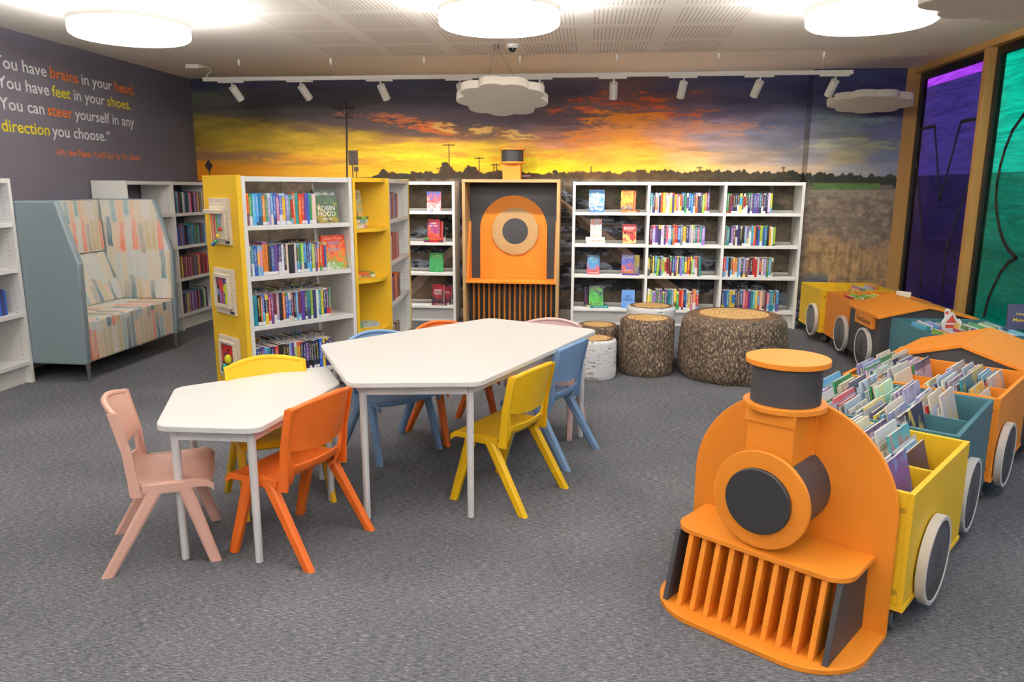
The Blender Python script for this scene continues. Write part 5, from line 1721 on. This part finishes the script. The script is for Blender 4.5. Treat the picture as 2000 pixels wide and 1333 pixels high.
def caster(parent, x, y, r=.034):
    c = MB().box(x - .03, x + .03, y - .03, y + .03, .088, .0985).box(x - .022, x - .017, y - .012, y + .016, .03, .088).box(x + .017, x + .022, y - .012, y + .016, .03, .088).build('caster', M_RUBBER, parent)
    MB().cyl((x - .0165, y, r + .001), (x + .0165, y, r + .001), r, n=28).cyl((x - .023, y, r + .001), (x + .023, y, r + .001), .008, n=12).build('caster_wheel', mat('caster_grey', (84, 92, 92), .5), c, smooth=40)
CORNERS = None
def wagon(label, loc, rz, m, W_=.70, L=.70, H=.50, zb=.10, wy=.23, wz=.20, mid=True, name='book_wagon', right_wheel=True):
    """local x across (right positive), y along; origin at the middle of the front end on the floor"""
    t = thing(name, label, 'book box', loc, rz)
    hw, th = W_ / 2, .018
    MB().box(-hw - .004, hw + .004, -.006, L + .006, zb, zb + .018).build('bottom_board', m, t, bevel=.0015)
    MB().box(-hw, -hw + th, 0, L, zb + .0185, H).build('side_board', m, t, bevel=.0015)
    MB().box(hw - th, hw, 0, L, zb + .0185, H).build('side_board', m, t, bevel=.0015)
    MB().box(-hw + th, hw - th, 0, th, zb + .0185, H - .0005).build('end_board', m, t, bevel=.0015)
    MB().box(-hw + th, hw - th, L - th, L, zb + .0185, H - .0005).build('end_board', m, t, bevel=.0015)
    MB().box(-hw + th, hw - th, th, L - th, .215, .228).build('inner_floor', m, t)
    MB().box(-hw + th, hw - th, L / 2 - .006, L / 2 + .006, .2285, H - .03).build('cross_divider', m, t)
    if mid:
        MB().box(-.006, .006, th, L / 2 - .0065, .2285, H - .04).build('middle_divider', m, t)
        MB().box(-.006, .006, L / 2 + .0065, L - th, .2285, H - .04).build('middle_divider', m, t)
    for z in (zb + .06, H - .06):
        for x in (-hw + .03, hw - .03):
            MB().cyl((x, 0, z), (x, -.0012, z), .011, n=20).build('screw_cap', mat('screw_cap_' + m.name, tuple(int(255 * v ** (1 / 2.2) * .85) for v in m.node_tree.nodes['Principled BSDF'].inputs['Base Color'].default_value[:3])), t)
    for s in (1, -1):
        wheel(t, s, s * (hw + .0045), wy, wz)
    for x in (-hw + .07, hw - .05):
        for y in (.06, L - .07):
            caster(t, x, y)
    return t
def wloc(s, tr, W_=.70):
    v = AX * s + WX_ * (tr - W_ / 2)
    return (v.x, v.y, 0)
YW1 = wagon('yellow wooden book wagon directly behind the engine front, full of picture books', wloc(2.455, -.577), RZ, M_YELLOW, wy=.245, mid=False)
TW1 = wagon('teal wooden book wagon between the yellow and orange wagons, full of picture books', wloc(3.181, -.619), RZ + .03, M_TEAL, wy=.22, mid=False)
OW1 = wagon('orange wooden book wagon behind the teal one, next to the dark cabin', wloc(3.916, -.618), RZ, M_ORANGE, wy=.16)
def cabin(label, loc, rz, W_=.70, L=.70, H=.50, apex=.63, zb=.10, wy=.25):
    t = thing('train_cabin', label, 'play train cabin', loc, rz)
    hw = W_ / 2
    body = [(-hw, zb), (hw, zb), (hw, H - .03), (0, apex - .03), (-hw, H - .03)]
    MB().prism(body, 0, L, 'y').build('body', M_DARK, t, bevel=.0015)
    ov = .03
    sl = (apex - H) / hw
    for s in (-1, 1):
        xo = s * (hw + ov)
        zo = H - sl * ov
        q = [(0, apex - .030), (xo, zo - .029), (xo, zo - .010), (0, apex - .011)]
        if s < 0: q = q[::-1]
        q = [(x + (.0006 * s if x == 0 else 0), z) for x, z in q]
        MB().prism(q, -.018, L + .018, 'y').build('roof_board', M_ORANGE, t, bevel=.0015)
    for s in (1, -1):
        wheel(t, s, s * (hw + .0005), wy, .20)
    for x in (-hw + .06, hw - .06):
        for y in (.06, L - .07):
            caster(t, x, y)
    return t
CAB1 = cabin('dark cabin wagon with a pitched orange roof at the end of the near train', wloc(4.66, -.60), RZ, apex=.607, L=.69)

# far train beside the windows (it runs along the window wall)
def floc(x0, y0, W_): return (x0 + W_ / 2, y0, 0)
YW2 = wagon('far yellow book wagon in the corner under the sunset picture', floc(2.195, 7.26, .67), 0, M_YELLOW, W_=.67, L=.69, wy=.17)
OW2 = wagon('far orange book wagon between the yellow one and the cabin', floc(2.235, 6.60, .66), 0, M_ORANGE, W_=.66, L=.64, wy=.10)
CAB2 = cabin('far dark cabin with an orange roof and the Fivemiletown name plate', floc(2.215, 5.835, .66), 0, W_=.66, L=.68, H=.51, apex=.591, wy=.28)
MB().box(-.33 - .028, -.3305, .105, .485, .374, .472).build('name_plate', M_ORANGE, CAB2, bevel=.002)
text_obj('name_lettering', 'Fivemiletown', mat('engraved_dark', (70, 40, 18), .6), CAB2, height=.044, width=.30, loc=(-.33 - .0286, .445, .40), rot=(math.pi / 2, 0, -math.pi / 2))
TW2 = wagon('far teal book wagon beside the green window, half hidden behind the orange roof', floc(2.25, 5.095, .65), 0, M_TEAL, W_=.65, L=.65, wy=.3)
for x in (.02, .20):
    MB().tube([(x, .69, .485), (x, .69, .53), (x + .012, .69, .538), (x + .11, .69, .538), (x + .122, .69, .53), (x + .122, .69, .485)], .006, 8).build('handle', M_STEEL, YW2, smooth=40)

# ---- picture books in the wagons
PALE = ['white', 'white', 'pale blue', 'white', 'pale blue', 'pale grey', 'pale blue', 'pale grey', 'pale blue', 'white', 'pale green', 'cream', 'steel blue', 'pale grey', 'sky blue', 'white', 'lilac', 'teal', 'white', 'pale blue', 'yellow', 'red', 'navy', 'green', 'pale grey']  # pastel covers, with extra white and pale blue for the plastic's reflections
NEARC = ['white', 'white', 'pale blue', 'pale grey', 'white', 'pale blue', 'pale grey', 'red', 'sky blue', 'green', 'orange', 'white', 'yellow', 'blue', 'purple', 'cream', 'navy', 'pale blue', 'pink', 'teal', 'white', 'maroon']  # brighter covers, the whites and pale blues again carrying reflections on plastic
EXTRA = []
def fill(wag, x0, x1, y0, n, where, group, pal, W_=.70, hmin=.25, hmax=.335, lean0=-.25, lean1=-.26, dmin=.21, dmax=.285, cols=None, zf=.2285):
    fr = frame_of(wag)
    step = (x1 - x0) / n
    EXTRA.append((fr, x0, step, n, y0, lean0, lean1, hmin, hmax, dmin, dmax, zf))
    for i in range(n):
        c = cols[i] if cols and i < len(cols) and cols[i] else random.choice(pal)
        u = i / max(1, n - 1)
        th = step * random.uniform(.42, .7)
        h = random.uniform(hmin, hmax)
        add_book(fr, (x0 + step * (i + .5), y0 + random.uniform(0, .035), zf + .002), th, random.uniform(dmin, dmax), h, c,
                 '%s picture book, %s from left, %s' % (c, ORD[i], where), group, name='picture_book', me=THIN_ME, lean=lean0 + (lean1 - lean0) * u)
GP = 'picture books in the near book train'
for wag, nm, pal, spec in ((YW1, 'yellow', NEARC, ((-.235, .325, .022, 35, 'front'), (-.235, .29, .362, 33, 'back'))), (TW1, 'teal', PALE, ((-.235, .24, .022, 33, 'front'), (-.235, .285, .362, 34, 'back')))):
    for a, b, y, n, w_ in spec:
        fill(wag, a, b, y, n, '%s half of %s wagon' % (w_, nm), GP, pal)
for a, b, y, n, w_ in ((-.235, -.03, .022, 15, 'front left'), (.09, .315, .022, 17, 'front right'), (-.235, -.03, .362, 15, 'back left'), (.09, .31, .362, 17, 'back right')):
    fill(OW1, a, b, y, n, '%s part of orange wagon' % w_, GP, PALE)
GF = 'picture books in the far book train'
for wag, nm, parts in ((YW2, 'far yellow', ((-.05, .12, .03, 4, 'front'), (.10, .26, .365, 5, 'back'))), (OW2, 'far orange', ((-.24, .02, .33, 9, 'back'),)), (TW2, 'far teal', ((-.25, .29, .34, 22, 'back'), (-.24, .30, .03, 19, 'front')))):
    for a, b, y, n, w in parts:
        fill(wag, a, b, y, n, '%s part of %s wagon' % (w, nm), GF, ['sky blue', 'white', 'red', 'lime green', 'pale green', 'lilac', 'teal', 'pink', 'cream', 'pale blue'], hmin=.245, hmax=.272, lean0=.12, lean1=.16, dmin=.20, dmax=.236)
def more_books():
    mb, mats = MB(), [M_PAGES] + [mat('booklet_' + c.replace(' ', '_'), PAL[c], .35, .85) for c in ('white', 'pale blue', 'pale grey', 'cream', 'steel blue', 'pale green')]
    for fr_, x0, step, n, y0, l0, l1, h0, h1, d0, d1, zf in EXTRA:
        for i in range(n - 1):
            u = i / max(1, n - 1)
            L = fr_ @ Matrix.Translation((x0 + step * (i + 1.0), y0 + random.uniform(0, .03), zf + .002)) @ Matrix.Rotation(l0 + (l1 - l0) * u, 4, 'Y')
            h, d, t = random.uniform(h0 - .03, h1 - .02), random.uniform(d0, d1), step * .11
            c = random.randint(1, 6)
            mb.box(-t, -t * .5, 0, d, 0, h, c, L).box(t * .5, t, 0, d, 0, h, c, L).box(-t * .5, t * .5, 0, d - .002, .001, h - .0005, 0, L)
    o = mb.build('picture_books', mats, fix=False)
    tag(o, 'more thin booklets tucked between the picture books in the wagons', 'books', 'thin booklets in the wagons', 'stuff')
more_books()
# little house cut-out standing in the far teal wagon
fr = frame_of(TW2)
H_ = thing('toy_house', 'small red and white wooden house cut-out standing in the far teal wagon', 'toy', tuple(fr @ Vector((-.05, .316, .471))), 0)
out = [(-.055, 0), (.055, 0), (.055, .02), (.065, .06), (.045, .085), (.035, .07), (.0, .13), (-.012, .118), (-.03, .155), (-.055, .14), (-.048, .09), (-.065, .055)]
MB().prism(round_poly(out, .006, 3), 0, .02, 'y').build('cutout', M_WHITE, H_, bevel=.001)
RD = mat('toy_red', (196, 70, 52))
MB().prism([(-.045, .055), (.028, .055), (-.004, .112)], -.0012, -.0002, 'y').build('red_roof', RD, H_)
MB().box(-.045, .02, -.0012, -.0002, .018, .042).build('red_wall', RD, H_)
MB().prism([(.012, .012), (.05, .012), (.05, .045), (.031, .062), (.012, .045)], -.0016, -.0004, 'y').build('yellow_porch', mat('toy_yellow', (232, 190, 96)), H_)
MB().cyl((-.043, -.0002, .125), (-.043, -.0012, .125), .011, n=16).build('red_window', RD, H_)
face_book(Matrix.Translation((2.93, 5.34, .50)) @ Matrix.Rotation(-.25, 4, 'Z'), (0, 0, 0), .16, .17, .02, [(34, 40, 70), (40, 46, 80)], [('Head', .10, .014, .06, YEL), ('Makes', .055, .022, .09, YEL)], 'navy book with yellow lettering standing at the right edge by the green window', GF, back=.1)
face_book(Matrix.Translation((2.60, 6.46, .562)) @ Matrix.Rotation(-.9, 4, 'Z'), (0, 0, 0), .12, .045, .012, [(220, 216, 210), (228, 222, 214)], [], 'white card propped behind the ridge of the far orange roof', GF, back=.15, name='propped_card')
